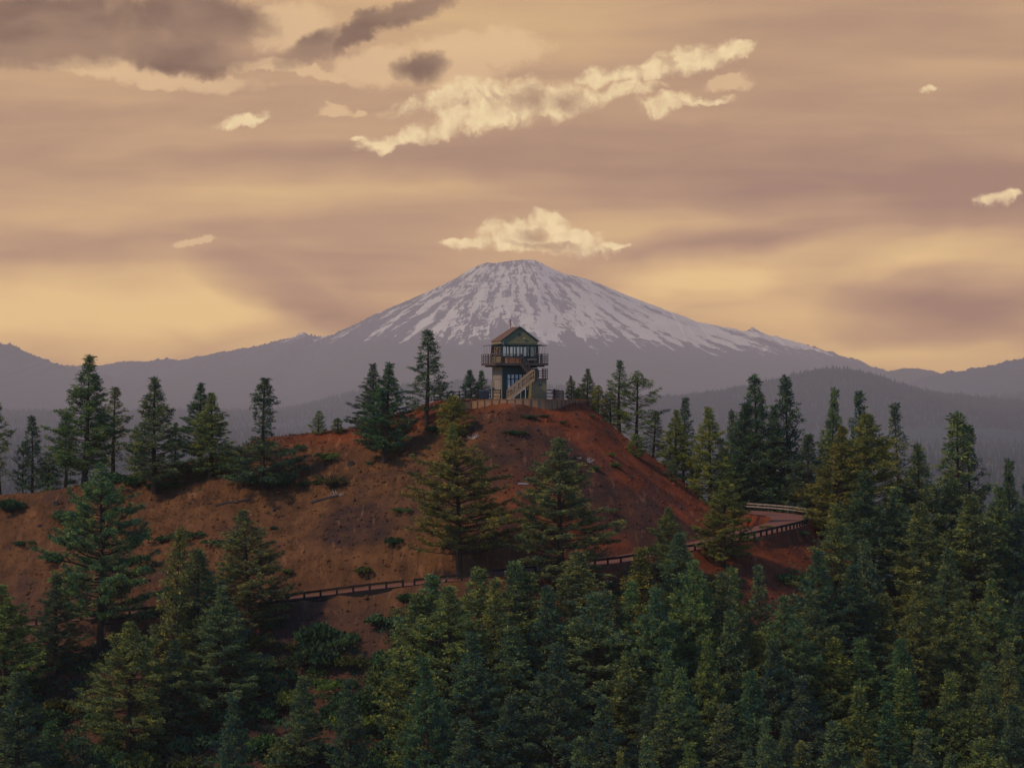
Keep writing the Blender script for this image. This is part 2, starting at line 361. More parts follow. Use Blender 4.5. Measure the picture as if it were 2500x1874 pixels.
# ------------------------------------------------------------------ the butte: height field
RIM = (.5, 325.0, -1.84, 7.9, 12.6)
SP = np.array([(-9, 322, -2.6, 3), (-12, 322, -3.6, 3), (-17.7, 321, -5.2, 3), (-25.6, 320, -6.1, 3), (-37, 320, -9.0, 3.5), (-49, 321, -11.4, 4), (-58, 321, -12.4, 4), (-75, 322, -14.5, 4), (-120, 326, -22, 5), (-300, 330, -60, 5)], float)
def base_h(x, y):
    x = np.asarray(x, float); y = np.asarray(y, float)
    dx = x - RIM[0]; dy = y - RIM[1]; q = np.sqrt((dx / RIM[3]) ** 2 + (dy / RIM[4]) ** 2) + 1e-6; rr = np.hypot(dx, dy) + 1e-6
    d = np.maximum(0, rr * (1 - 1 / q)); cs = np.maximum(0, dx / rr)
    m1 = .60 + .20 * cs; m2 = .60 - .06 * cs
    cone = RIM[2] - .50 * np.clip(d / .6, 0, 1) - m1 * np.minimum(d, 15) - m2 * np.maximum(d - 15, 0)
    sp = np.full(x.shape, -1e9)
    for a, b in zip(SP[:-1], SP[1:]):
        ab = b[:2] - a[:2]; t = np.clip(((x - a[0]) * ab[0] + (y - a[1]) * ab[1]) / (ab @ ab), 0, 1)
        dd = np.hypot(x - a[0] - t * ab[0], y - a[1] - t * ab[1]); zz = a[2] + (b[2] - a[2]) * t; r = a[3] + (b[3] - a[3]) * t
        e = np.maximum(0, dd - r)
        sp = np.maximum(sp, zz - .12 * np.minimum(dd, r) - .53 * e + .09 * np.minimum(e, 9))
    k = 1.2; h = np.where(d > .7, np.log(np.exp(np.clip((cone - sp) / k, -30, 30)) + 1) * k + sp, np.maximum(cone, sp))
    far = np.clip(d / 3, 0, 1)
    h = h + far * (.55 * fbm(x / 9, y / 9, 3) + .16 * fbm(x / 1.7 + 5, y / 1.7, 3))
    return h
def ray_hit(px, py, hf, y0=140.0, y1=420.0):
    ys = np.arange(y0, y1, .25); xs = (px - CX) / F * ys; zs = -(py - CY) / F * ys
    below = np.nonzero(zs < hf(xs, ys))[0]
    if len(below) == 0: return None
    i = below[0]; Y = ys[i]; return (float(xs[i]), float(Y), float(zs[i]))
road_px = [(-260, 1562, None), (-60, 1541, None), (68, 1527, None), (266, 1503, None), (500, 1479, None), (738, 1457, None), (890, 1439, None), (1137, 1410, None), (1232, 1398, None),
           (1479, 1370, 292), (1560, 1357, 294), (1700, 1333, 298), (1813, 1305, 304), (1900, 1285, 314), (1935, 1270, 328), (1915, 1259, 340), (1850, 1251, 350), (1760, 1245, 358), (1600, 1238, 366)]
ctrl = []
for px, py, Y in road_px:
    if Y is None:
        h = ray_hit(px, py, base_h); ctrl.append(h)
    else: ctrl.append(((px - CX) / F * Y, Y, -(py - CY) / F * Y))
def catmull(P, n=10):
    P = [np.array(p, float) for p in P]; P = [2 * P[0] - P[1]] + P + [2 * P[-1] - P[-2]]; o = []
    for i in range(1, len(P) - 2):
        a, b, c, d = P[i - 1:i + 3]
        for k in range(n):
            t = k / n; o.append(.5 * ((2 * b) + (c - a) * t + (2 * a - 5 * b + 4 * c - d) * t * t + (3 * b - a - 3 * c + d) * t ** 3))
    o.append(P[-2]); return np.array(o)
RC = catmull(ctrl, 10)
z = RC[:, 2].copy()
for _ in range(20): z[1:-1] = (z[:-2] + z[1:-1] * 2 + z[2:]) / 4
RC[:, 2] = z
RW = 2.5
def road_near(x, y):
    best = np.full(x.shape, 1e9); zr = np.zeros(x.shape)
    for a, b in zip(RC[:-1], RC[1:]):
        ab = b[:2] - a[:2]; t = np.clip(((x - a[0]) * ab[0] + (y - a[1]) * ab[1]) / (ab @ ab + 1e-9), 0, 1)
        dd = np.hypot(x - a[0] - t * ab[0], y - a[1] - t * ab[1]); m = dd < best
        best = np.where(m, dd, best); zr = np.where(m, a[2] + (b[2] - a[2]) * t, zr)
    return best, zr
def ground_h(x, y):
    x = np.asarray(x, float); y = np.asarray(y, float); sh = x.shape; x = x.ravel(); y = y.ravel()
    h = base_h(x, y); near = (np.abs(x) < 130) & (y > 230) & (y < 400)
    if near.any():
        d, zr = road_near(x[near], y[near]); e = np.maximum(0, d - RW - .15); n = h[near]
        h2 = h.copy(); h2[near] = np.minimum(np.maximum(n, zr - .03 - .9 * np.clip((e - .1) / .3, 0, 1) - .75 * e), zr - .03 + 1.1 * e); h = h2
    return np.maximum(h, -150.5).reshape(sh)
def axis(parts):
    o = []
    for a, b, s in parts: o += list(np.arange(a, b, s))
    return np.array(o + [parts[-1][1]], float)
gx = axis([(-560, -130, 12), (-130, -66, 2), (-66, 66, .5), (66, 130, 2), (130, 560, 12)])
gy = axis([(-10, 150, 8), (150, 225, 1.5), (225, 355, .5), (355, 420, 2), (420, 640, 10)])
X, Y = np.meshgrid(gx, gy); Z = ground_h(X, Y)
nx, ny = len(gx), len(gy); idx = np.arange(nx * ny).reshape(ny, nx)
Q = np.stack([idx[:-1, :-1], idx[:-1, 1:], idx[1:, 1:], idx[1:, :-1]], -1).reshape(-1, 4)
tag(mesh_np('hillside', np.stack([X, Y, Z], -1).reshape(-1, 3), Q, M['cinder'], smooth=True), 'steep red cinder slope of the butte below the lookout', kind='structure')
HX = (gx, gy, Z)
def gh(x, y): return float(ground_h(np.array([x]), np.array([y]))[0])
def hit(px, py):
    h = ray_hit(px, py, lambda a, b: ground_h(a, b)); return h
# road ribbon
def offset(off, dz=0.0):
    T = np.gradient(RC[:, :2], axis=0); T /= np.linalg.norm(T, axis=1)[:, None] + 1e-9
    n = np.stack([T[:, 1], -T[:, 0]], 1)          # to the right of travel = towards the camera on the near stretch
    return np.concatenate([RC[:, :2] + n * off, RC[:, 2:3] + dz], 1)
L_, R_ = offset(-RW, .03), offset(RW, .03); n = len(RC)
V = np.concatenate([L_, R_]); Fq = np.array([(i, n + i, n + i + 1, i + 1) for i in range(n - 1)])
tag(mesh_np('road', V, Fq, M['road'], smooth=True), 'narrow reddish road winding round the butte', kind='structure')

# ------------------------------------------------------------------ far country
def far_mat(name, c1, c2, sc, snow=False):
    def f(N, b, o):
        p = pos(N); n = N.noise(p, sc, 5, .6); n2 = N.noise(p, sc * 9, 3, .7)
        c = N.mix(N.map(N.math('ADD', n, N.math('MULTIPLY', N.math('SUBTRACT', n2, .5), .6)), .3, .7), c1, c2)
        if snow:
            uv = N.new('ShaderNodeAttribute', attribute_name='flow').outputs['Vector']
            cov = N.new('ShaderNodeAttribute', attribute_name='cover').outputs['Fac']
            wv = N.vmath('MULTIPLY', N.vmath('SUBTRACT', N.noise(uv, 2.2, 3, .5, col=True), (.5, .5, .5)), (.75, .5, 0.0))
            fl = N.vmath('ADD', uv, wv)
            s1 = N.noise(N.mapping(fl, sc=(1.0, .30, 1)), 1.7, 4, .55); s2 = N.noise(N.mapping(fl, loc=(7, 3, 0), sc=(1, .36, 1)), 5.2, 4, .6); s3 = N.noise(p, .007, 6, .72)
            s = N.math('ADD', N.math('ADD', N.math('MULTIPLY', s1, .66), N.math('MULTIPLY', s2, .36)), N.math('MULTIPLY', s3, .42))
            s = N.math('ADD', s, cov)
            sn = N.map(s, .760, .774)
            sc_ = N.mix(N.map(N.noise(p, .002, 3), .35, .65), (.86, .74, .61), (.95, .83, .69))
            c = N.mix(sn, N.mix(N.map(N.math('ADD', cov, 0.0), -.2, .1), c, (.085, .075, .078)), sc_)
        return c
    return material(name, f, .95, .05)
M['flank'] = far_mat('mountain_rock_and_snow', (.020, .032, .030), (.045, .055, .045), .0035, True)
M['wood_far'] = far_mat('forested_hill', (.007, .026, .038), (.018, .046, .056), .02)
M['plain'] = far_mat('forest_plain', (.016, .028, .024), (.045, .055, .040), .006)
gs = axis([(-15800, -4000, 800), (-4000, 4000, 200), (4000, 15800, 800)]); gt = axis([(-560, 3000, 220), (3000, 12000, 200), (12000, 27200, 900)])
X, Y = np.meshgrid(gs, gt); Zp = -150 + 0 * X + 2.0 * fbm(X / 900, Y / 900, 3)
Zp = np.where((np.abs(X) < 700) & (Y < 900), -151.2, Zp)
nx, ny = len(gs), len(gt); idx = np.arange(nx * ny).reshape(ny, nx)
Q = np.stack([idx[:-1, :-1], idx[:-1, 1:], idx[1:, 1:], idx[1:, :-1]], -1).reshape(-1, 4)
tag(mesh_np('ground', np.stack([X, Y, Zp], -1).reshape(-1, 3), Q, M['plain'], smooth=True), 'flat wooded country far below the butte', kind='structure')

def ridge(name, sil, Y0, L, mat, label, power=1.7, nxv=700, nyv=60, jit=5.0, gully=12.0, snow=None, seed=1, back=900.0, fl=None):
    sx = np.array([p[0] for p in sil], float); sy = np.array([p[1] for p in sil], float)
    xs = np.linspace((sx[0] - CX) / F * Y0, (sx[-1] - CX) / F * Y0, nxv); pxs = xs / Y0 * F + CX
    S = (CY - np.interp(pxs, sx, sy)) / F * Y0
    ker = np.array([1, 2, 3, 2, 1.]); ker /= ker.sum(); S = np.convolve(np.pad(S, 2, mode='edge'), ker, 'valid')
    r = np.random.default_rng(seed); jm = np.clip((750 - S) / 350, .12, 1)
    S = S + (np.abs(r.normal(0, jit, nxv)) + jit * 2 * fbm(xs / (Y0 * .006), 0 * xs + seed, 3)) * jm
    t = np.concatenate([[-1.0, -.5, -.2], np.linspace(0, 1, nyv) ** 1.25]); rows = []
    for k in t:
        if k < 0: y = Y0 - k * back; h = -150 + (S + 150) * (1 + k * .55)
        else: y = Y0 - k * L; h = -152 + (S + 152) * (1 - k) ** power
        g = gully * fbm(xs / (Y0 * .02) + k * 2, k * 9 + seed + 0 * xs, 4) * np.sin(min(1, max(0, k) * 6) * 1.57) * (1 - max(0, k)) ** .7
        rows.append(np.stack([xs, np.full(nxv, y), h + g], 1))
    A = np.array(rows); ny_ = len(t); idx = np.arange(nxv * ny_).reshape(ny_, nxv)
    Q = np.stack([idx[:-1, :-1], idx[1:, :-1], idx[1:, 1:], idx[:-1, 1:]], -1).reshape(-1, 4)
    at = None
    if snow is not None:
        x, y, z = A[..., 0], A[..., 1], A[..., 2]; at = snow(x, y, z)
    o = mesh_np(name, A.reshape(-1, 3), Q, mat, smooth=True, attrs=at); tag(o, label, kind='structure')
    return A
def bach_snow(x, y, z):
    top = 1290.0; dz = np.maximum(top - z, 60)
    a = x / dz; bb = np.log(dz / 200.0)
    flow = np.stack([a * 6.0, bb * 6.0, 0 * a], -1).reshape(-1, 3)
    line = 285 + 130 * np.clip((x - 900) / 1000, -1, 0) * 0 - 60 * np.clip((x - 0) / 2200, 0, 1) + 35 * np.clip(-x / 1500, 0, 1)
    c = (z - line) / 600.0
    cov = np.where(c < 0, c * 1.15, np.clip(c * .5, 0, .085)) - .03
    cov = cov + .05 * np.clip((x + 200) / 1600, -1, 1) * np.clip(c * 3, 0, 1)        # more bare rock on the left shoulder
    cov = cov - .06 * np.clip((z - 960) / 60, 0, 1) * (x < 200) - .05 * np.clip((-x - 400) / 900, 0, 1)
    return {'flow': flow, 'cover': np.asarray(cov).ravel()}
SIL = [(-500, 905), (-100, 900), (171, 897), (243, 894), (323, 885), (456, 878), (570, 857), (665, 834), (722, 823), (739, 814), (752, 820), (767, 824), (790, 826), (809, 821), (840, 805), (884, 783), (967, 745), (1046, 712), (1113, 679), (1154, 654), (1188, 640),
       (1204, 643), (1246, 637), (1279, 634), (1308, 635), (1333, 648), (1375, 668), (1400, 673), (1445, 685), (1487, 702), (1529, 720), (1612, 752), (1653, 768), (1700, 785), (1763, 797), (1808, 809), (1828, 806), (1837, 799), (1841, 799), (1850, 808), (1921, 831), (2034, 861), (2147, 902), (2200, 925), (2300, 945), (2700, 960), (3000, 965)]
MT = ridge('mountain', SIL, 24000, 10000, M['flank'], 'broad snow streaked volcano on the horizon', power=2.1, nxv=1300, nyv=150, jit=8, gully=55, snow=bach_snow, seed=3, back=1500)
def low_snow(x, y, z): return {'flow': np.stack([x / 400, z / 60, 0 * x], -1).reshape(-1, 3), 'cover': np.clip((z - 300) / 300, -1, .0).ravel() - .02}
ridge('distant_ridge', [(-500, 800), (0, 842), (38, 849), (76, 864), (133, 887), (171, 898), (230, 915), (320, 935), (500, 960)], 20500, 7000, M['flank'], 'hazy ridge sloping down at the left edge', nxv=420, jit=8, gully=10, snow=low_snow, seed=5)
ridge('distant_ridge', [(1800, 985), (2000, 955), (2120, 925), (2171, 906), (2205, 900), (2245, 899), (2275, 905), (2300, 917), (2340, 935), (2420, 960)], 20000, 6000, M['flank'], 'small rounded knoll beside the right shoulder of the mountain', nxv=320, jit=4, gully=8, snow=low_snow, seed=6)
ridge('distant_ridge', [(2100, 965), (2200, 945), (2290, 917), (2370, 903), (2440, 889), (2500, 877), (2700, 850), (3000, 840)], 17000, 6000, M['wood_far'], 'hazy ridge rising to the right edge', nxv=420, jit=9, gully=12, seed=7)
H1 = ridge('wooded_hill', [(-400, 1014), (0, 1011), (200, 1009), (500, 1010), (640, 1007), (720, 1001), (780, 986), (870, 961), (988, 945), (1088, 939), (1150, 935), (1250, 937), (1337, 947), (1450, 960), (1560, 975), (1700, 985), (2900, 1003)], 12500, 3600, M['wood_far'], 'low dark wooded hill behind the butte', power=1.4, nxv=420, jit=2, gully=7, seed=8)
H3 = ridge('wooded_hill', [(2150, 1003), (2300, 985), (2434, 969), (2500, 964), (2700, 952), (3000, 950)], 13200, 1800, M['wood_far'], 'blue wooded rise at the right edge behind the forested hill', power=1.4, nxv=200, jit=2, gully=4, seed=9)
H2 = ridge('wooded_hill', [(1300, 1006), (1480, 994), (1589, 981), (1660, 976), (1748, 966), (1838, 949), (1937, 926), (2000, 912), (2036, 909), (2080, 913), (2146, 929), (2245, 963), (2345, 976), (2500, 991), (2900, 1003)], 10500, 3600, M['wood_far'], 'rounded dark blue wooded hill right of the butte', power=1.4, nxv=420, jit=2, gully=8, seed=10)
def far_forest(name, pts, hs, label):
    pts = np.asarray(pts, float); n = len(pts); hs = np.asarray(hs); k = 5; r = hs * rng.uniform(.11, .19, n); V = np.zeros((n, 2 * k + 2, 3)); ph = rng.uniform(0, 6.28, n)
    for j in range(k):
        a = ph + j * 2 * math.pi / k
        V[:, j] = pts + np.stack([np.cos(a) * r, np.sin(a) * r, hs * .12], 1)
        V[:, k + j] = pts + np.stack([np.cos(a + .6) * r * .62, np.sin(a + .6) * r * .62, hs * rng.uniform(.5, .62, n)], 1)
    V[:, 2 * k] = pts + np.stack([0 * hs, 0 * hs, hs], 1); V[:, 2 * k + 1] = pts - np.array([0, 0, 2.0])
    f = []
    for j in range(k):
        j2 = (j + 1) % k; f += [(j, j2, k + j2), (j, k + j2, k + j), (k + j, k + j2, 2 * k), (j2, j, 2 * k + 1)]
    f = np.array(f); Fc = (f[None] + (np.arange(n) * (2 * k + 2))[:, None, None]).reshape(-1, 3)
    tag(mesh_np(name, V.reshape(-1, 3), Fc, M['wood_far']), label, 'forest', kind='stuff')
def on_ridge(A, n, crest=.12, hmin=12, hmax=24, s0=0.0, s1=.8):
    ny_, nx_ = A.shape[:2]; i = 3 + (rng.random(n) ** 1.3 * (ny_ - 5) * s1).astype(int); nc = int(n * crest); i[:nc] = 3
    j = rng.integers(1, nx_ - 2, n); t = rng.random(n)[:, None]; s = rng.random(n)[:, None]; s[:nc] *= .6
    p = (A[i, j] * (1 - t) + A[i, j + 1] * t) * (1 - s) + (A[i + 1, j] * (1 - t) + A[i + 1, j + 1] * t) * s
    return p, rng.uniform(hmin, hmax, n) * np.where(rng.random(n) < .12, 1.35, 1)
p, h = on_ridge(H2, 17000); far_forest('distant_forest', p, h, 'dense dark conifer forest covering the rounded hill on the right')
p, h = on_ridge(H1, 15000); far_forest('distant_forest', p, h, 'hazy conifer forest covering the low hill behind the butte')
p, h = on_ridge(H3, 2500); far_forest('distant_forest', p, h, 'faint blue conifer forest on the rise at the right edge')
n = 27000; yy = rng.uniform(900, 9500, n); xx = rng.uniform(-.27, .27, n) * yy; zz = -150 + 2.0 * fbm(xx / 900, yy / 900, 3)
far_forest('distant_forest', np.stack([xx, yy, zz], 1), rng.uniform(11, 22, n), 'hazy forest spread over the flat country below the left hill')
# ------------------------------------------------------------------ the lookout tower
TH = R(15.4); TZ = -1.72
def tower():
    T = empty('lookout_tower', (.3, 326.0, TZ), TH)
    tag(T, 'two storey wooden fire lookout with gabled cab, catwalk and outside stairs on the summit', 'lookout tower')
    w = 2.1; lo = 1.98
    # lower storey: shade painted into the green front and right, sunlight into the tan left
    MB().box(-lo, lo, -w, w, -.6, 3.86).build('lower_wall', M['side_green'], T)
    MB().box(-lo - .06, -lo - .003, -w - .0, w, -.6, 3.86).build('side_wall', M['side_tan'], T)
    for x, y in ((-lo, -w), (lo, -w), (-lo, w), (lo, w)): MB().box(x - .08, x + .08, y - .08, y + .08, -.6, 3.84).build('corner_board', M['trim'], T)
    def bay_window(x0, x1, z0, z1, zt, n, y, side=False):
        fr = MB(); pn = MB(); e = .07
        def bx(m, a, b, c, d, z_0, z_1):        # a..b along the wall, c..d outwards
            if side: m.box(-d, -c, a, b, z_0, z_1)
            else: m.box(a, b, -d, -c, z_0, z_1)
        for a, b, c, d in ((x0, x1, z0 - e, z0), (x0, x1, z1, z1 + e), (x0, x1, zt - .045, zt + .045)): bx(fr, a - e, b + e, y, y + .07, c, d)
        for k in range(n + 1):
            xx = x0 + (x1 - x0) * k / n; hw = (.12 if side else .075)
            bx(fr, xx - hw, xx + hw, y, y + .066, z0, z1)
        bx(pn, x0, x1, y - .02, y + .02, z0, z1)
        f = fr.build('window', M['muntin'] if side else M['frame'], T); pn.build('pane', M['pane'], f)
    bay_window(-1.5, 1.25, 1.02, 2.78, 2.27, 6, w, False)
    bay_window(-1.55, 1.55, .98, 2.72, 2.25, 6, lo + .06, True)
    # storage annex under the stair landing
    ax0, ax1, ay0, ay1 = 1.02, 2.62, -4.05, -2.1
    MB().box(ax0, ax1, ay0, ay1 - .003, -.6, 2.22).build('annex_wall', M['side_gable'], T)
    MB().box(ax0 + .62, ax0 + 1.0, ay0 - .03, ay0 + .02, 1.55, 1.76).build('annex_vent', M['trim'], T)
    MB().box(ax0 - .03, ax0 + .07, ay0 - .03, ay0 + .07, -.6, 2.22).build('annex_corner_board', M['side_tan'], T)
    # landing with its rail
    ld = MB().box(ax0 - .15, ax1 + .12, ay0 - .12, ay1 - .01, 2.225, 2.36); land = ld.build('landing', M['deck'], T)
    lr = MB(); lz = 2.36
    for x, y in ((ax1 + .05, ay0 - .05), (ax1 + .05, -3.4), (ax1 + .05, -2.75), (ax1 + .05, -2.2), (2.1, ay0 - .05), (1.55, ay0 - .05)): lr.box(x - .045, x + .045, y - .045, y + .045, lz, lz + 1.1)
    for hz in (.28, .55, .82): lr.beam((ax1 + .05, ay0 - .05, lz + hz), (ax1 + .05, -2.2, lz + hz), .04, .08); lr.beam((1.3, ay0 - .05, lz + hz), (ax1 + .05, ay0 - .05, lz + hz), .04, .08)
    lr.build('landing_rail', M['deck'], T)
    cp = MB(); cp.beam((1.0, ay0 - .05, lz + 1.13), (ax1 + .12, ay0 - .05, lz + 1.13), .12, .06); cp.beam((ax1 + .05, ay0 + .02, lz + 1.13), (ax1 + .05, -2.2, lz + 1.13), .12, .06)
    cp.build('landing_handrail', M['stair_white'], T)
    MB().box(ax0 + .12, ax0 + .72, ay0 - .02, ay0 + .03, lz + .05, lz + .95).build('landing_panel', M['side_green'], T)
    # catwalk
    D = 3.05; dz = 4.1
    dk = MB()
    for i in range(30):
        a = -D + i * 2 * D / 30; dk.box(a + .005, a + 2 * D / 30 - .005, -D, D, dz - .05, dz)
    deck = dk.build('catwalk_deck', M['deck'], T)
    fs = MB()
    for s in (-1, 1): fs.box(-D - .05, D + .05, s * (D + .025) - .024, s * (D + .025) + .024, dz - .3, dz - .004); fs.box(s * (D + .025) - .024, s * (D + .025) + .024, -D, D, dz - .302, dz - .006)
    fs.build('catwalk_fascia', M['deck'], T)
    js = MB()
    for i in range(9): js.box(-2.75 + i * .6875 - .05, -2.75 + i * .6875 + .05, -D + .05, D - .05, dz - .26, dz - .055)
    for y in (-2.5, 2.5): js.box(-2.8, 2.8, y - .07, y + .07, dz - .46, dz - .265)
    js.build('joist', M['rail_wood'], T)
    gap = (.15, 1.0)                                # opening where the upper flight comes up
    for s in (-1, 1):
        for i in range(9):
            a = -D + i * 2 * D / 8
            MB().box(s * D - .04, s * D + .04, a - .04, a + .04, dz, dz + 1.0).build('rail_post', M['deck'], T)
            if 0 < i < 8 and not (s == -1 and gap[0] < a < gap[1] - .1): MB().box(a - .04, a + .04, s * D - .04, s * D + .04, dz, dz + 1.0).build('rail_post', M['deck'], T)
    for s in (-1, 1):
        m = MB()
        for hz in (.22, .46, .72): m.beam((s * D, -D, dz + hz), (s * D, D, dz + hz), .035, .075)
        m.build('side_rail', M['deck'], T)
    m = MB(); m2 = MB(); mb = MB()
    for hz in (.22, .46, .72):
        mb.beam((-D, D, dz + hz), (D, D, dz + hz), .035, .07)
        m.beam((-D, -D, dz + hz), (gap[0], -D, dz + hz), .035, .07); m.beam((gap[1], -D, dz + hz), (D, -D, dz + hz), .035, .07)
    m.build('cross_rail', M['deck'], T); mb.build('cross_rail', M['deck'], T)
    for a, b in (((-D, -D), (gap[0], -D)), ((gap[1], -D), (D, -D)), ((-D, D), (D, D)), ((-D, -D), (-D, D)), ((D, -D), (D, D))):
        m2.beam((*a, dz + 1.02), (*b, dz + 1.02), .1, .045)
    m2.build('handrail', M['rail_pale'], T)
    # cab
    z0, zs, zw, ze = dz, dz + .72, 6.08, 6.55
    wl = MB(); h = w
    for s in (-1, 1):
        wl.box(-h, h, s * h - (.1 if s > 0 else 0), s * h + (0 if s > 0 else .1), z0, zs); wl.box(s * h - (.1 if s > 0 else 0), s * h + (0 if s > 0 else .1), -h + .1, h - .1, z0, zs)
    wl.build('cab_wall', M['side_green'], T)
    MB().box(-h - .015, -h - .001, -h + .08, h - .08, z0 + .02, zs - .05).build('cab_side_wall', M['side_tan'], T)
    cf = MB().box(-h + .11, h - .11, -h + .11, h - .11, z0 + .02, z0 + .08).build('cab_floor', M['deck'], T)
    cc = MB().box(-h + .02, h - .02, -h + .02, h - .02, zw + .1, zw + .16).build('cab_ceiling', M['side_green'], T)
    for sx in (-1, 1):
        for sy in (-1, 1): MB().box(sx * h - .09, sx * h + .09, sy * h - .09, sy * h + .09, z0, zw + .02).build('cab_corner_post', M['trim'], T)
    for s, nm, nn in ((-1, 0, 5), (1, 0, 5), (-1, 1, 6), (1, 1, 6)):
        f = MB(); g = MB(); a0, a1 = -h + .09, h - .09; o = s * h
        def bb(m, a, b, c, d, z_0, z_1):
            (m.box(a, b, c, d, z_0, z_1) if nm == 0 else m.box(c, d, a, b, z_0, z_1))
        oi = (o - .06 * (s > 0) - .0, o + .06 * (s < 0) + .0); c0, c1 = min(oi), max(oi)
        bb(f, a0, a1, c0 - .01, c1 + .01, zs, zs + .07); bb(f, a0, a1, c0 - .01, c1 + .01, zw - .12, zw + .01)
        for k in range(nn + 1):
            aa = a0 + (a1 - a0) * k / nn; bb(f, aa - .075, aa + .075, c0, c1, zs + .07, zw - .12)
        bb(g, a0 + .01, a1 - .01, (c0 + c1) / 2 - .005, (c0 + c1) / 2 + .005, zs + .06, zw - .11)
        ff = f.build('cab_window', M['frame'], T); g.build('pane', M['glass'], ff)
    # band of siding under the eaves, gables, roof
    g = MB(); g.box(-h - .03, h + .03, -h - .03, h + .03, zw + .17, ze)
    rz = 8.12
    g.poly([(-h - .03, -h - .03, ze), (h + .03, -h - .03, ze), (0, -h - .03, rz - .06), (-h - .03, -h + .09, ze), (h + .03, -h + .09, ze), (0, -h + .09, rz - .06)], [(0, 1, 2), (3, 5, 4), (0, 2, 5, 3), (1, 4, 5, 2), (0, 3, 4, 1)])
    g.build('gable_wall', M['side_gable'], T)
    MB().box(-h - .05, -h - .032, -h + .02, h, zw + .19, ze - .02).build('eave_band', M['side_tan'], T)
    b = h + .10; f_ = -h - .12; bk = h + .1; hip = bk - 1.15; th = .09; ze2 = ze - .03
    rf = MB()
    for s in (-1, 1):
        P = [(s * b, f_, ze2), (0, f_, rz), (0, hip, rz), (s * b, bk, ze2)]
        rf.poly([*P, *[(x, y, z + th) for x, y, z in P]], [(0, 1, 2, 3), (4, 7, 6, 5), (0, 3, 7, 4), (1, 0, 4, 5), (2, 1, 5, 6), (3, 2, 6, 7)] if s > 0 else [(3, 2, 1, 0), (5, 6, 7, 4), (4, 7, 3, 0), (5, 4, 0, 1), (6, 5, 1, 2), (7, 6, 2, 3)])
    P = [(-b, bk, ze2 + .002), (0, hip, rz), (b, bk, ze2 + .002)]
    rf.poly([*P, *[(x, y, z + th) for x, y, z in P]], [(2, 1, 0), (3, 4, 5), (0, 3, 5, 2)])
    roof = rf.build('roof', M['roof'], T)
    fb = MB()
    for s in (-1, 1): fb.beam((s * (b + .02), f_ - .02, ze2 + .02), (0, f_ - .02, rz + .04), .04, .14)
    fb.build('barge_board', M['trim'], T)
    MB().box(-.18, .12, -h - .06, -h - .025, 7.15, 7.45).build('gable_vent', M['trim'], T)
    MB().tube([(.55, -h - .03, 6.85), (.55, -h - .13, 6.85)], .13, 10).build('wall_lamp', M['lamp'], T)
    MB().tube([(-1.95, -h - .07, 6.2), (-1.95, -h - .07, 6.62), (-1.88, -h - .07, 6.72), (-1.7, -h - .07, 6.74)], .035, 6).build('conduit', M['stair_white'], T)
    pp = MB().tube([(-.35, .6, rz - .3), (-.35, .6, rz + .85)], .06, 8).build('flue_pipe', M['pipe'], T)
    MB().tube([(-.35, .6, rz + .72), (-.35, .6, rz + .92)], .11, 8).build('flue_cap', M['pipe'], pp)
    MB().tube([(-.05, .2, rz), (-.05, .2, rz + .55)], .025, 6).build('lightning_rod', M['stair_white'], T)
    # raised window shutters and their stays
    for s in (-1, 1):
        for nm in (0, 1):
            L = 1.15; z1 = zw + .10; z2 = zw - .02
            m = MB()
            if nm: m.beam((s * (h + .03), 0, z1), (s * (h + L), 0, z2), 2 * h - .1, .045); m.quadbox
            if nm == 0: m.beam((0, s * (h + .035), z1), (0, s * (h + .75), z2 + .03), 2 * h - .1, .045)
            sh = m.build('shutter', M['trim'], T)
            if nm:
                for yy in (-1.7, -.6, .6, 1.7): MB().tube([(s * (h + L - .08), yy, z2), (s * (D - .03), yy, dz + 1.0)], .016, 5).build('stay_rod', M['rail_pale'], sh)
            else:
                for xx in (-2.0, 2.0): MB().tube([(xx, s * (h + .7), z2 + .02), (xx, s * (D - .02), dz + 1.0)], .016, 5).build('stay_rod', M['rail_pale'], sh)
    # stairs
    def flight(p, q, wid, n, name, mat, rmat, rail=.95, sides=(-1, 1)):
        # p bottom centre, q top centre, run along x
        fl = empty(name, (0, 0, 0)); fl.parent = T
        for s in sides:
            MB().beam((p[0], p[1] + s * wid / 2, p[2] + .02), (q[0], q[1] + s * wid / 2, q[2] - .10), .06, .28).build('stringer', mat, fl)
        tr = MB()
        for i in range(n):
            t = (i + .5) / n; x = p[0] + (q[0] - p[0]) * t; z = p[2] + (q[2] - p[2]) * t
            tr.box(x - .13, x + .13, p[1] - wid / 2 + .035, p[1] + wid / 2 - .035, z - .02, z + .02)
        tr.build('tread', M['deck'], fl)
        for s in sides:
            y = p[1] + s * wid / 2; hr = MB()
            hr.beam((p[0], y, p[2] + rail), (q[0], y, q[2] + rail), .07, .13); hr.beam((p[0], y, p[2] + rail * .52), (q[0], y, q[2] + rail * .52), .04, .08)
            for i in range(5):
                t = i / 4; x = p[0] + (q[0] - p[0]) * t; z = p[2] + (q[2] - p[2]) * t
                hr.box(x - .04, x + .04, y - .035, y + .035, z, z + rail)
            hr.build('stair_rail', rmat, fl)
    flight((-1.95, -4.3, .05), (1.0, -4.3, 2.36), .8, 12, 'lower_flight', M['stair'], M['stair'])
    flight((1.05, -3.25, 2.36), (-.25, -3.25, 4.1), .6, 9, 'upper_flight', M['deck'], M['deck'])
    bf = MB(); y = -4.75
    bf.beam((-.05, y, 0), (-.05, y, 1.3), .07, .07, (0, 1, 0)); bf.beam((-.6, y, 0), (-.6, y, 1.05), .045, .045, (0, 1, 0)); bf.beam((-1.75, y, .03), (-.02, y, .03), .07, .06); bf.beam((-1.55, y - .005, .12), (-.05, y - .005, 1.3), .05, .06)
    bf.build('stair_brace', M['stair_white'], T)
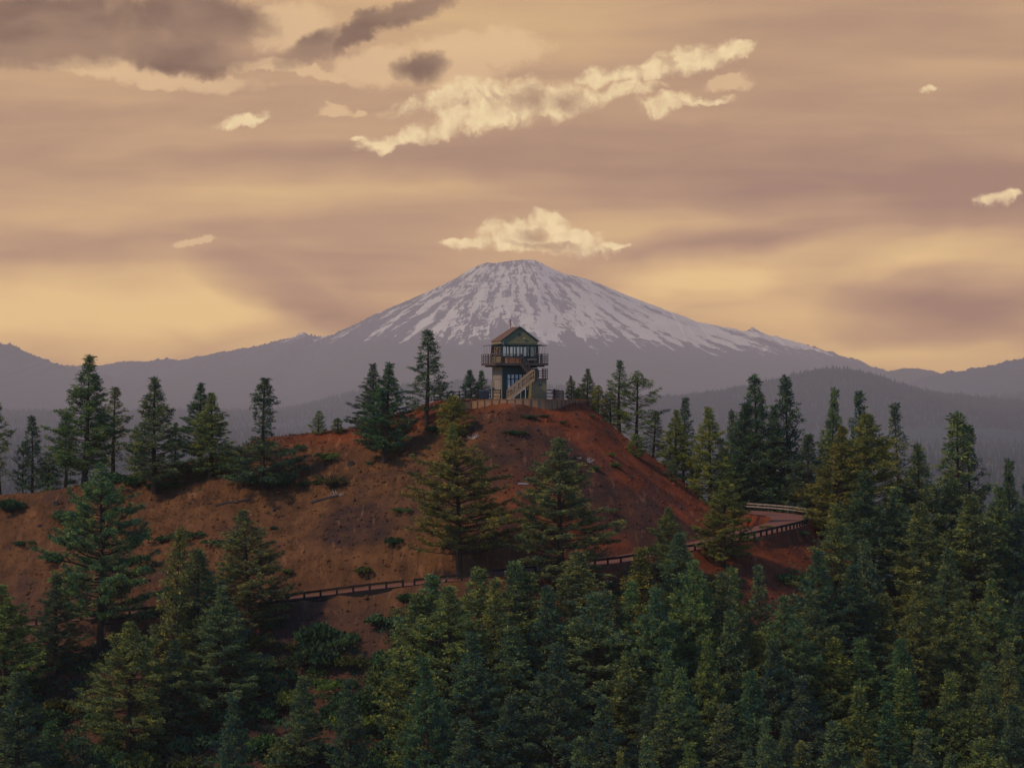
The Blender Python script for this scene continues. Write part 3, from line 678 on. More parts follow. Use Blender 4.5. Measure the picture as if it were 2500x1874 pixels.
    MB().box(-1.95, -1.2, -4.85, -3.8, -.1, .1).build('stair_footing', M['cream'], T)
    return T
tower()
def place_local(lx, ly):
    c, s = math.cos(TH), math.sin(TH); return (.3 + lx * c - ly * s, 326 + lx * s + ly * c)
# things on the catwalk
x, y = place_local(-.85, -2.42)
t = empty('locker', (x, y, TZ + 4.1), TH); tag(t, 'long orange wooden locker against the front wall of the cab on the catwalk', 'locker')
MB().box(-.85, .85, -.24, .24, 0, .5).build('box', M['orange'], t, .01); MB().box(-.88, .88, -.27, .27, .502, .55).build('lid', M['orange'], t, .01)
x, y = place_local(1.35, -2.45)
t = empty('bench', (x, y, TZ + 4.1), TH); tag(t, 'pale bench on the catwalk right of the stair head', 'bench')
MB().box(-.5, .5, -.2, .2, .36, .42).build('seat', M['cream'], t); 
for s in (-1, 1): MB().box(s * .42 - .04, s * .42 + .04, -.17, .17, 0, .357).build('leg', M['deck'], t)

# ------------------------------------------------------------------ retaining wall round the summit
def wpt(px, py, Y): return ((px - CX) / F * Y, Y, -(py - CY) / F * Y)
wall_pts = [(985, 1012, 1022, 320.5), (1010, 1008, 1019, 320), (1037, 1002, 1013, 319), (1080, 993, 1005, 317), (1124, 985, 998, 315.3), (1155, 980, 992, 314), (1185, 977, 989, 313.2), (1240, 975, 988, 312.4), (1298, 974, 989, 312.3), (1341, 976, 992, 313), (1376, 977, 995, 315), (1415, 977.5, 998, 319), (1432, 978, 995, 323), (1434, 978, 991, 329)]
top = catmull([wpt(a, b, d) for a, b, c, d in wall_pts], 6); bot = catmull([wpt(a, c, d) for a, b, c, d in wall_pts], 6)
T = empty('retaining_wall', tuple(bot[len(bot) // 2])); tag(T, 'low curved retaining wall of tan boards holding the summit terrace', 'wall'); off = -Vector(T.location)
m = MB(); lenacc = 0; nextp = 0; posts = []
for i in range(len(top) - 1):
    a, b = Vector(bot[i]), Vector(bot[i + 1]); c, d = Vector(top[i]), Vector(top[i + 1]); n = (b - a).cross(Vector((0, 0, 1))).normalized() * .14
    a.z -= .5; b.z -= .5
    m.quadbox([p + off for p in (a + n * .5, b + n * .5, b - n * .5, a - n * .5, c + n * .5, d + n * .5, d - n * .5, c - n * .5)])
    L = (b - a).length
    while nextp <= lenacc + L:
        t_ = (nextp - lenacc) / L; posts.append((Vector(bot[i]).lerp(Vector(bot[i + 1]), t_) + n * .95, Vector(top[i]).lerp(Vector(top[i + 1]), t_) + n * .95)); nextp += .85
    lenacc += L
m.build('boards', M['conc'], T)
for p, q in posts:
    p = p.copy(); p.z -= .5; MB().beam(p + off, q + off + Vector((0, 0, .03)), .07, .07, (0, 1, 0)).build('post', M['conc2'], T)
m = MB()
for i in range(len(top) - 1): m.beam(Vector(top[i]) + off + Vector((0, 0, .035)), Vector(top[i + 1]) + off + Vector((0, 0, .035)), .22, .06)
m.build('cap_rail', M['conc'], T)
# summit terrace sheet inside the wall
ring = [Vector(p) for p in top]; 
V = []; 
for p in ring: V.append((p.x, p.y + .05, p.z - .03))
for p in ring: V.append((p.x * .9 + .1, 327.5 if p.x > -9 else p.y + 2.0, min(p.z + .02, TZ + .0) if p.x > -6 else p.z))
k = len(ring); tag(mesh_np('terrace', V, [(i, i + 1, k + i + 1, k + i) for i in range(k - 1)], M['road'], smooth=True), 'flat red gravel terrace on the summit', kind='structure')

def fence(label, pts, hgt, spacing, mat, nrail=3, postw=.11, group=None, cat='fence', name='fence', drop=.5, railh=.1):
    """pts: world points at ground level"""
    P = [Vector(p) for p in pts]; T = empty(name, tuple(P[0])); off = -P[0]
    tag(T, label, cat, group); L = [0]
    for a, b in zip(P[:-1], P[1:]): L.append(L[-1] + (b - a).length)
    def at(s):
        for i in range(len(P) - 1):
            if s <= L[i + 1] or i == len(P) - 2: return P[i].lerp(P[i + 1], (s - L[i]) / max(1e-6, L[i + 1] - L[i]))
    n = max(1, round(L[-1] / spacing)); Q = [at(L[-1] * i / n) for i in range(n + 1)]
    for q in Q:
        h = hgt * random.uniform(1.0, 1.12); MB().box(-postw / 2, postw / 2, -postw / 2, postw / 2, -drop, h).build('post', mat, T).location = q + off
    for r in range(nrail):
        m = MB(); z = hgt * (1 - .88 * r / max(1, nrail - 1) * .82) - .06
        for a, b in zip(Q[:-1], Q[1:]): m.beam(a + off + Vector((0, -postw * .5, z + random.uniform(-.015, .015))), b + off + Vector((0, -postw * .5, z)), .06, railh)
        m.build('rail', mat, T)
    return T
def px_at(px, py, Y): return wpt(px, py, Y)
fence('dark post and rail fence running down left from the tower beside the summit path', [px_at(1060, 983, 324), px_at(1095, 979, 324), px_at(1130, 976.5, 324.5), px_at(1175, 973, 325), px_at(1198, 972.5, 325)], 1.05, .75, M['fence'])
fence('short dark fence section in front of the tan side wall of the tower', [px_at(1203, 972, 323.0), px_at(1222, 972, 322.6)], 1.0, .85, M['fence'])
fence('dark rail fence reaching right from the tower foot', [px_at(1330, 972, 326), px_at(1352, 973, 325.5)], 1.0, 1.0, M['fence'])
fence('dark slatted fence corner at the right end of the terrace', [px_at(1354, 974, 325.5), px_at(1376, 977, 320)], 1.05, .8, M['fence'], nrail=5)
# bins and signs
for i, (px, lab) in enumerate(((1175, 'left one of two dark bins standing by the fence left of the tower'), (1189, 'right one of two dark bins standing by the fence left of the tower'))):
    x, y, z = px_at(px, 973, 322.8); t = empty('bin', (x, y, z), .1 * i); tag(t, lab, 'bin', 'bins by the fence left of the tower')
    MB().poly([(-.22, -.22, 0), (.22, -.22, 0), (.22, .22, 0), (-.22, .22, 0), (-.27, -.27, .8), (.27, -.27, .8), (.27, .27, .8), (-.27, .27, .8)], [(0, 3, 2, 1), (4, 5, 6, 7), (0, 1, 5, 4), (1, 2, 6, 5), (2, 3, 7, 6), (3, 0, 4, 7)]).build('body', M['bin'], t)
    MB().poly([(-.3, -.3, .803), (.3, -.3, .803), (.3, .3, .803), (-.3, .3, .803), (-.27, -.2, .95), (.27, -.2, .95), (.27, .2, .98), (-.27, .2, .98)], [(0, 3, 2, 1), (4, 5, 6, 7), (0, 1, 5, 4), (1, 2, 6, 5), (2, 3, 7, 6), (3, 0, 4, 7)]).build('lid', M['bin'], t)
x, y, z = px_at(1204, 973, 322); t = empty('signboard', (x, y, z)); tag(t, 'small tan notice board on a post at the left corner of the tower', 'sign')
MB().box(-.05, .05, -.04, .04, -.3, 1.9).build('post', M['fence'], t); MB().box(-.22, .16, -.07, -.043, 1.25, 1.85).build('board', M['side_tan'], t); MB().box(-.12, .22, -.1, -.075, .95, 1.18).build('map_box', M['fence'], t)
x, y, z = px_at(1349, 973, 325); t = empty('marker_sign', (x, y, z)); tag(t, 'little pink marker sign on the fence right of the tower', 'sign')
MB().box(-.02, .02, -.02, .02, -.2, .8).build('post', M['fence'], t); MB().box(-.12, .12, -.05, -.022, .6, .84).build('board', M['pink'], t)

# ------------------------------------------------------------------ guard rails and road edge walls
edge = offset(RW - .1); edgeF = offset(-RW + .1)
def pxof(p): return CX + F * p[0] / p[1]
def sect(E, a, b, i0=0, i1=None):
    return [tuple(p) for p in E[i0:i1] if a <= pxof(p) <= b]
tip = int(np.argmax([pxof(p) for p in edge]))
gr = 'timber guard rails along the road'
def guard(label, pts, mat, spacing=1.62, hgt=.66, railh=.22, nrail=1):
    P = [Vector(p) for p in pts]; T = empty('guard_rail', tuple(P[0])); off = -P[0]; tag(T, label, 'guard rail', gr)
    L = [0]
    for a, b in zip(P[:-1], P[1:]): L.append(L[-1] + (b - a).length)
    n = round(L[-1] / spacing)
    def at(s):
        i = min(max(0, int(np.searchsorted(L, s)) - 1), len(P) - 2); return P[i].lerp(P[i + 1], (s - L[i]) / max(1e-6, L[i + 1] - L[i]))
    Q = [at(L[-1] * i / n) for i in range(n + 1)]
    for q in Q: MB().box(-.1, .1, -.1, .1, -1.0, hgt + .02).build('post', mat[1], T).location = q + off
    for r in range(nrail):
        m = MB(); z = hgt - railh / 2 - r * .34
        for a, b in zip(Q[:-1], Q[1:]): m.beam(a + off + Vector((0, 0, z)), b + off + Vector((0, 0, z)), .12 + .1, railh * (1 if nrail == 1 else .8))
        m.build('rail', mat[0], T)
dk = (M['rail_wood'], M['rail_wood'])
guard('dark timber guard rail along the road at the lower left behind the pines', sect(edge, -200, 640, 0, tip), dk)
guard('dark timber guard rail on square posts below the brown slope left of centre', sect(edge, 640, 985, 0, tip), dk)
guard('dark timber guard rail seen between the two big central pines', sect(edge, 985, 1320, 0, tip), dk)
guard('dark timber guard rail ending right of the big central pines', sect(edge, 1420, 1590, 0, tip), dk)
near_bend = [tuple(p) for p in edge[:tip + 14] if pxof(p) > 1640 and p[1] < 330]
guard('dark guard rail with close posts along the near side of the road bend', near_bend, dk, 1.35)
far_bend = [tuple(p) for p in edge[tip:] if p[1] > 336 and pxof(p) > 1700]
guard('pale double rail guard rail round the far side of the road bend', far_bend, (M['rail_pale'], M['rail_wood']), 2.0, .95, .2, 2)
def edgewall(label, a, b, hh):
    E = [Vector(p) for p in offset(RW + .12)[:tip] if a <= pxof(p) <= b]; T = MB()
    o = E[0].copy()
    for p, q in zip(E[:-1], E[1:]):
        n = (q - p).cross(Vector((0, 0, 1))).normalized() * .12; up = Vector((0, 0, -.02)); dn = Vector((0, 0, -hh))
        T.quadbox([v - o for v in (p + n + dn, q + n + dn, q - n + dn, p - n + dn, p + n + up, q + n + up, q - n + up, p - n + up)])
    ob = T.build('road_edge_wall', M['rail_wood']); ob.location = o; tag(ob, label, 'wall', 'timber walls holding up the road edge')
edgewall('long dark timber wall under the road edge left of centre', 215, 965, 1.15)
edgewall('short dark timber wall under the road edge right of the big central pines', 1420, 1532, 1.1)

# ------------------------------------------------------------------ trees
def make_pine(H, Rm, seed, clear=.08, dense=1.0, prof='cone', droop=0.0, up=.5, limb=1.0, tuft=.265, skirt=0.0, blades=15, whorl=.36, gaps=.10):
    r = np.random.default_rng(seed); br = MB(); cx = r.normal(0, .05, 6) * H / 15
    def axis_pt(z):
        t = z / H; return Vector((cx[0] * math.sin(3 * t) + cx[2] * t, cx[1] * math.sin(4 * t) + cx[3] * t, z))
    tr = .011 * H + .04
    zs = np.linspace(0, H, 12); br.tube([axis_pt(z) for z in zs], [max(.012, tr * (1 - z / H) ** .8 * (1.25 if z == 0 else 1)) for z in zs], 7)
    TP = []; TA = []; TS = []; z = H * clear; lobes = r.uniform(0, 6.28, 4)
    def radius(t):    # t = 0 at crown base, 1 at the tip
        if prof == 'cone': v = (1 - t) ** .86 * min(1, .55 + t * 3.5)
        elif prof == 'round': v = math.sqrt(max(0, 1 - (t * 1.02) ** 2.3)) * min(1, .6 + 2.2 * t)
        elif prof == 'column': v = (1 - t ** 2.4) ** .9 * min(1, .7 + t * 2)
        elif prof == 'broad': v = (1 - t) ** .62 * min(1, .75 + t)
        else: v = (1 - t) ** .6 * (.62 + .38 * math.sin(t * 9 + seed)) * min(1, .6 + t * 3)
        if skirt and t < .3: v = max(v, skirt * (1 - t * .8))
        return v * Rm * min(1, .07 + (1 - t) * 3.3)
    ang = a0 = r.uniform(0, 6.28)
    while z < H - .12:
        t = (z - H * clear) / (H * (1 - clear)); ang += 2.39996 + r.normal(0, .35); a = ang
        step = whorl / 5.0 * r.uniform(.6, 1.4) * (1.0 if t < .7 else .85); z += step
        if z > H - .1: break
        if math.sin(z * 2.1 + lobes[2]) + .8 * math.sin(z * 5.3 + a) < -1.8 + gaps * 3.2 * (1.2 - t) and r.random() < .8: continue
        lob = 1 + .17 * math.sin(2 * a + lobes[0] + z * .9) + .12 * math.sin(3 * a + lobes[1] - z * 1.7)
        L = radius(t) * lob * r.uniform(.55, 1.14) + .12
        el = up * (.20 + 1.1 * t ** 1.3) - droop * (1 - t) + r.normal(0, .12); p0 = axis_pt(z); h = Vector((math.cos(a), math.sin(a), 0))
        pts = []; ns = 5; curl = r.uniform(.10, .42)
        for i in range(ns + 1):
            s = i / ns; pts.append(p0 + h * (L * s * math.cos(el)) + Vector((0, 0, L * (s * math.sin(el) - .10 * s + curl * s * s))) + Vector((r.normal(0, .025), r.normal(0, .025), r.normal(0, .02))) * L * s)
        rad = .016 * L * limb + .010; br.tube(pts, [rad * (1 - .75 * i / ns) for i in range(ns + 1)], 4, False)
        m = max(2, int(L / .15 * dense)); s0 = .34 if L > 1.2 else .12
        for j in range(m):
            s = s0 + (1.03 - s0) * ((j + r.random()) / m) ** .8; i = min(int(s * ns), ns - 1); q = pts[i].lerp(pts[i + 1], s * ns - i)
            tw = (1 - s) * .40 * L + .14; sd = r.choice((-1, 1)); b = a + sd * r.uniform(.3, 1.3); dv = Vector((math.cos(b), math.sin(b), r.uniform(.0, 1.1))).normalized()
            e = q + dv * tw * r.uniform(.5, 1.05)
            if tw > .4: br.tube([q, e], [rad * .3, .007], 3, False)
            TP.append(e); TA.append(dv * .5 + Vector((0, 0, .9))); TS.append(r.uniform(.7, 1.25))
            if tw > .42: q2 = q.lerp(e, r.uniform(.4, .7)) + Vector((r.normal(0, .09), r.normal(0, .09), .08)); TP.append(q2); TA.append(dv * .4 + Vector((0, 0, .9))); TS.append(r.uniform(.65, 1.0))
    for s in (0, .18, .4): TP.append(axis_pt(H - s)); TA.append(Vector((0, 0, 1))); TS.append(.9)
    P = np.array(TP); A = np.array(TA); S = np.array(TS) * tuft; n = len(P); K = blades
    d = r.normal(0, 1, (n, K, 3)); d /= np.linalg.norm(d, axis=2)[:, :, None]; A /= np.linalg.norm(A, axis=1)[:, None]
    d = d + A[:, None] * .55; d /= np.linalg.norm(d, axis=2)[:, :, None]
    ln = (S[:, None] * r.uniform(.75, 1.15, (n, K)))[:, :, None]
    pr = np.cross(d, r.normal(0, 1, (n, K, 3))); pr /= np.linalg.norm(pr, axis=2)[:, :, None]; wd = ln * .105
    c = P[:, None]; base = c + d * ln * .08
    V = np.stack([base, c + d * ln * .8 + pr * wd, c + d * ln * 1.05, c + d * ln * .8 - pr * wd], 2).reshape(-1, 3)
    tone = np.clip(r.normal(.34, .33, n), 0, 1)[:, None, None] + np.array([-.30, .02, .38, .02])[None, None] + 0 * r.random((n, K, 1))
    Fc = np.arange(n * K * 4).reshape(-1, 4)
    lib = {}
    o = br.build('trunk', M['bark']); crown = mesh_np('crown', V, Fc, M['needle'], attrs={'tone': np.clip(tone, 0, 1).reshape(-1)})
    me = (o.data, crown.data); bpy.data.objects.remove(o); bpy.data.objects.remove(crown)
    return dict(H=H, R=Rm, trunk=me[0], crown=me[1], n=n)
PR = {
 'dense': [make_pine(14, 2.6, 1, .07), make_pine(14, 2.5, 2, .09, prof='cone', up=.65, gaps=.16), make_pine(13, 2.4, 12, .05, prof='cone', dense=1.1)],
 'open': [make_pine(13, 2.0, 3, .22, .62, 'odd', gaps=.3, up=.6, whorl=.5), make_pine(12, 2.1, 4, .16, .6, 'round', gaps=.3, up=.75, whorl=.55), make_pine(12, 1.9, 15, .14, .65, 'cone', gaps=.28, up=.6)],
 'broad': [make_pine(16, 4.3, 5, .17, 1.0, 'broad', gaps=.34, up=.42, limb=1.3, whorl=.40), make_pine(15, 3.9, 6, .14, 1.0, 'broad', gaps=.30, up=.5, limb=1.2, whorl=.38)],
 'slim': [make_pine(12, 1.55, 7, .05, 1.0, 'column'), make_pine(12, 1.7, 8, .07, 1.0, 'cone', up=.6)],
 'young': [make_pine(6, 1.35, 9, .04, 1.15, 'round', tuft=.24, up=.7, whorl=.36), make_pine(5, 1.0, 10, .05, 1.1, 'cone', tuft=.22, up=.7, whorl=.34)],
 'big': [make_pine(16, 3.5, 11, .08, .95, 'cone', up=.6), make_pine(16, 3.3, 14, .10, .95, 'broad', up=.55, gaps=.16)],
 'skirt': [make_pine(12, 2.3, 13, .03, .75, 'odd', gaps=.2, up=.6, skirt=1.25)],
}
TONE = {'g': (.86, .95, .95), 'd': (.52, .70, .84), 'y': (1.45, 1.22, .70), 'o': (1.25, 1.02, .62), 'b': (.66, .86, .92), 'm': (1.08, 1.04, .80)}
TN = {'g': 'green', 'd': 'dark green', 'y': 'yellow green', 'o': 'golden green', 'b': 'bluish green', 'm': 'olive green'}
KN = {'dense': 'bushy conical', 'open': 'thin open crowned', 'broad': 'broad spreading', 'slim': 'slim narrow', 'young': 'small young', 'big': 'big full crowned', 'skirt': 'sparse topped'}
cnt = 0; TREES = []
def put_tree(x, y, H, Rw, kind, tone, label, group, tip=None):
    global cnt
    L = PR[kind]; p = L[cnt % len(L)] if kind != 'skirt' else L[0]; cnt += 1
    z = gh(x, y); o = empty('pine_tree', (x, y, z - .12), random.uniform(0, 6.28)); o.rotation_euler = (random.gauss(0, .03), random.gauss(0, .03), random.uniform(0, 6.28))
    sz = H / p['H']; sx = Rw / p['R']; sx = min(max(sx, sz * .75), sz * 1.9); o.scale = (sx, sx, sz)
    c = [k * random.uniform(.9, 1.1) for k in TONE[tone]]
    a = bpy.data.objects.new('trunk', p['trunk']); a.parent = o; COL.objects.link(a)
    b = bpy.data.objects.new('crown', p['crown']); b.parent = o; b.color = (*c, 1); COL.objects.link(b)
    tag(o, label, 'pine tree', group); TREES.append((x, y, Rw)); return o
def tree_at(tx, ty, hw, kind, tone, label=None, base=None, H=None, group=None, Y=None):
    """tx,ty = tip in the photograph, base = pixel row of the trunk foot or H = height in metres"""
    if Y is not None:
        x = (tx - CX) / F * Y; z = -(ty - CY) / F * Y; Hh = z - gh(x, Y)
    elif base is not None:
        h = hit(tx, base)
        if h is None: Y = 327.0
        else: Y = h[1]
        x = (tx - CX) / F * Y; Hh = -(ty - CY) / F * Y - gh(x, Y)
    else:
        best = None
        for Y_ in np.arange(215, 345, .5):
            x_ = (tx - CX) / F * Y_; d = gh(x_, Y_) + H + (ty - CY) / F * Y_
            if best is None or abs(d) < best[0]: best = (abs(d), Y_)
            if best[0] < .35 and abs(d) > 3: break
        Y = best[1]; x = (tx - CX) / F * Y; Hh = -(ty - CY) / F * Y - gh(x, Y)
    Hh = max(1.5, Hh)
    return put_tree(x, Y, Hh, hw / F * Y * (1.65 if kind == 'open' else 1.9), kind, tone, label, group)
G1 = 'pines on the left ridge'; G2 = 'pines round the summit'; G3 = 'pines behind the road bend'; G4 = 'pines on the front slope'; G5 = 'pines of the lower forest'
ridge_trees = [
 (2, 980, 40, 'open', 'm', 1190, 'half hidden olive pine at the left edge of the photo on the ridge'),
 (55, 1075, 17, 'open', 'd', 1190, 'thin dark pine just left of the slim bare trunked pine on the far left ridge'),
 (78, 1014, 30, 'open', 'd', 1200, 'slim pine with a bare lower trunk on the far left ridge'),
 (116, 1102, 20, 'young', 'g', 1188, 'little pine between the slim bare trunked pine and the tallest pine on the left ridge'),
 (207, 868, 62, 'dense', 'g', 1182, 'tallest pine on the left ridge with a reddish lit tip'),
 (160, 1010, 34, 'open', 'd', 1180, 'dark pine in the left skirts of the tallest pine on the left ridge'),
 (277, 945, 42, 'open', 'm', 1160, 'open crowned olive pine just right of the tallest pine on the left ridge'),
 (377, 921, 60, 'dense', 'g', 1205, 'pointed pine with wide lower branches standing alone mid left on the ridge'),
 (330, 1040, 30, 'open', 'g', 1170, 'small loose pine left of the pointed pine on the ridge'),
 (430, 1030, 30, 'open', 'g', 1165, 'small loose pine right of the pointed pine on the ridge'),
 (487, 934, 48, 'dense', 'd', 1130, 'dark conical pine, back one of a pair on the left ridge'),
 (513, 958, 40, 'dense', 'm', 1168, 'olive pine in front of the dark conical one on the left ridge'),
 (643, 923, 56, 'skirt', 'd', 1190, 'spiky topped pine with dense dark foot at the red end of the ridge'),
 (777, 1001, 34, 'young', 'm', 1062, 'short bushy pine behind the red crest'),
 (825, 1018, 28, 'young', 'm', 1058, 'low bushy pine right of the short one behind the red crest'),
 (912, 887, 36, 'dense', 'd', 1085, 'left and back one of the two dense pines left of the summit'),
 (938, 885, 62, 'dense', 'd', 1128, 'dense dark pine left of the summit with branches down to the ground'),
 (1040, 805, 46, 'open', 'd', 1038, 'tall airy pine with a straight trunk left of the tower'),
]
for tx, ty, hw, k, tn, b, lab in ridge_trees: tree_at(tx, ty, hw, k, tn, lab, base=b, group=G1 if tx < 900 else G2)
summit = [
 (1150, 901, 23, 'slim', 'd', 338, 'dark little pine behind the fence, left of a pair beside the tower'),
 (1176, 903, 22, 'slim', 'd', 338, 'dark little pine behind the bins, right of a pair beside the tower'),
 (1395, 915, 24, 'dense', 'g', 332, 'first pine right of the tower behind the fence corner'),
 (1434, 899, 34, 'dense', 'g', 332, 'second pine right of the tower, taller than its neighbour'),
 (1412, 945, 28, 'young', 'y', 329, 'low yellow green pine just above the right end of the board wall'),
 (1460, 940, 26, 'young', 'y', 330, 'yellow green bush like pine at the right shoulder of the summit'),
 (1513, 879, 34, 'open', 'g', 330, 'tall pine on the right shoulder, left of a leaning pair'),
 (1553, 904, 44, 'open', 'm', 329, 'leaning pine on the right shoulder, right of a pair'),
 (1592, 1000, 26, 'open', 'g', 334, 'small pine lower down the right shoulder behind the leaning pair'),
 (1490, 955, 24, 'young', 'm', 331, 'short olive pine between the summit bush and the leaning pair'),
]
for tx, ty, hw, k, tn, Yd, lab in summit: tree_at(tx, ty, hw, k, tn, lab, Y=Yd, group=G2)
front_named = [
 (1105, 965, 22, 'young', 'y', 1068, 'small yellow pine on the slope below the left end of the board wall'),
 (1104, 1030, 22, 'young', 'y', 1092, 'lower small yellow pine on the slope under its twin'),
 (1556, 1058, 19, 'young', 'm', 1118, 'tiny lone pine on the bare red right slope'),
 (1640, 1120, 14, 'young', 'g', 1175, 'dark tiny pine at the edge of the red right slope'),
 (1119, 1062, 128, 'broad', 'o', 1415, 'great pine with long bare limbs in the centre of the slope'),
 (1374, 1068, 100, 'big', 'm', 1452, 'great full pine right of centre below the tower'),
 (243, 1130, 96, 'broad', 'g', 1606, 'great dark pine with tiered limbs on the left slope'),
 (412, 1288, 52, 'open', 'o', 1745, 'slender golden pine right of the great tiered pine'),
 (487, 1339, 50, 'slim', 'g', 1700, 'narrow green pine left of the wide pine on the left slope'),
 (610, 1243, 82, 'big', 'm', 1560, 'wide pine with visible trunk on the left slope above the guard rail'),
 (1627, 1236, 42, 'slim', 'm', 1420, 'narrow pine standing against the darker part of the slope'),
 (1766, 1170, 56, 'big', 'o', 1385, 'golden pine overlapping the inside of the road bend'),
 (133, 1402, 68, 'dense', 'd', 1650, 'dark dense pine between the left edge and the great tiered pine'),
 (8, 1425, 88, 'big', 'm', 1760, 'large olive pine cut by the left edge of the photo'),
 (532, 1430, 92, 'big', 'g', 1770, 'large dense green pine in the lower left centre'),
 (313, 1516, 84, 'broad', 'm', 1858, 'pine with a forked pale trunk near the bottom left'),
 (430, 1560, 60, 'open', 'd', 1830, 'dark thin pine between the forked pine and the large dense one'),
 (731, 1648, 46, 'slim', 'g', 1885, 'soft narrow green pine among the shrubs at the bottom'),
 (684, 1805, 20, 'young', 'm', 1905, 'small pine tip at the bottom edge left of the soft narrow pine'),
]
for tx, ty, hw, k, tn, b, lab in front_named: tree_at(tx, ty, hw, k, tn, lab, base=b, group=G4)
right_back = [
 (1668, 970, 28, 'open', 'd', 336, 13, 'dark pine peeping out behind the first yellow pine on the right slope'),
 (1650, 1000, 46, 'dense', 'y', 324, 0, 'first and left one of two yellow pines at the foot of the red slope'),
 (1735, 994, 42, 'dense', 'y', 322, 0, 'second and right one of two yellow pines at the foot of the red slope'),
 (1777, 1002, 18, 'open', 'd', 368, 0, 'slender dark tip right of the yellow pines'),
 (1851, 918, 62, 'dense', 'd', 363, 0, 'tall dark pine behind the left part of the pale guard rail'),
 (1815, 985, 48, 'dense', 'd', 361, 0, 'dark bushy pine left of the tall one behind the pale guard rail'),
 (1927, 920, 52, 'open', 'd', 364, 0, 'tall open crowned pine above the road bend'),
 (1890, 990, 40, 'dense', 'd', 360, 0, 'dark pine filling the gap between the two tall ones above the road bend'),
 (2018, 950, 40, 'dense', 'g', 358, 0, 'pointed pine right of the tall open crowned pine'),
 (1975, 1060, 50, 'dense', 'd', 356, 0, 'dark lower pine directly behind the right end of the pale guard rail'),
 (2102, 957, 50, 'open', 'd', 338, 0, 'dark tipped tall pine rising behind the great golden pine'),
 (2050, 1040, 96, 'big', 'o', 322, 0, 'great golden pine right of the road bend'),
 (2130, 1010, 84, 'big', 'o', 326, 0, 'second golden pine behind and right of the great one'),
 (2193, 987, 50, 'open', 'g', 334, 0, 'open pine with upswept branches right of the golden pines'),
 (2255, 1085, 60, 'dense', 'g', 325, 0, 'green pine in the dip between the golden pines and the wide one'),
 (2340, 1011, 76, 'open', 'm', 330, 0, 'wide open crowned pine near the right edge'),
 (2378, 1040, 60, 'open', 'g', 333, 0, 'loose pine sharing a crown with the wide one near the right edge'),
 (2464, 1125, 46, 'dense', 'd', 330, 0, 'dark pine at the right edge below the skyline'),
 (2420, 1190, 60, 'dense', 'g', 322, 0, 'green pine left of the dark one at the right edge'),
 (2500, 1170, 50, 'dense', 'd', 324, 0, 'pine cut by the right edge of the photo'),
]
for tx, ty, hw, k, tn, Yd, _h, lab in right_back: tree_at(tx, ty, hw, k, tn, lab, Y=Yd, group=G3)
for i, (tx, ty, lab) in enumerate([(1795, 1120, 'first low dark pine from the left close behind the pale guard rail'), (1838, 1150, 'second low dark pine from the left close behind the pale guard rail'), (1872, 1125, 'third low dark pine from the left close behind the pale guard rail'), (1908, 1155, 'fourth low dark pine from the left close behind the pale guard rail'), (1945, 1140, 'fifth low dark pine from the left close behind the pale guard rail')]):
    tree_at(tx, ty, 38, 'young', 'd', lab, Y=359 + 2 * (i % 2), group=G3)
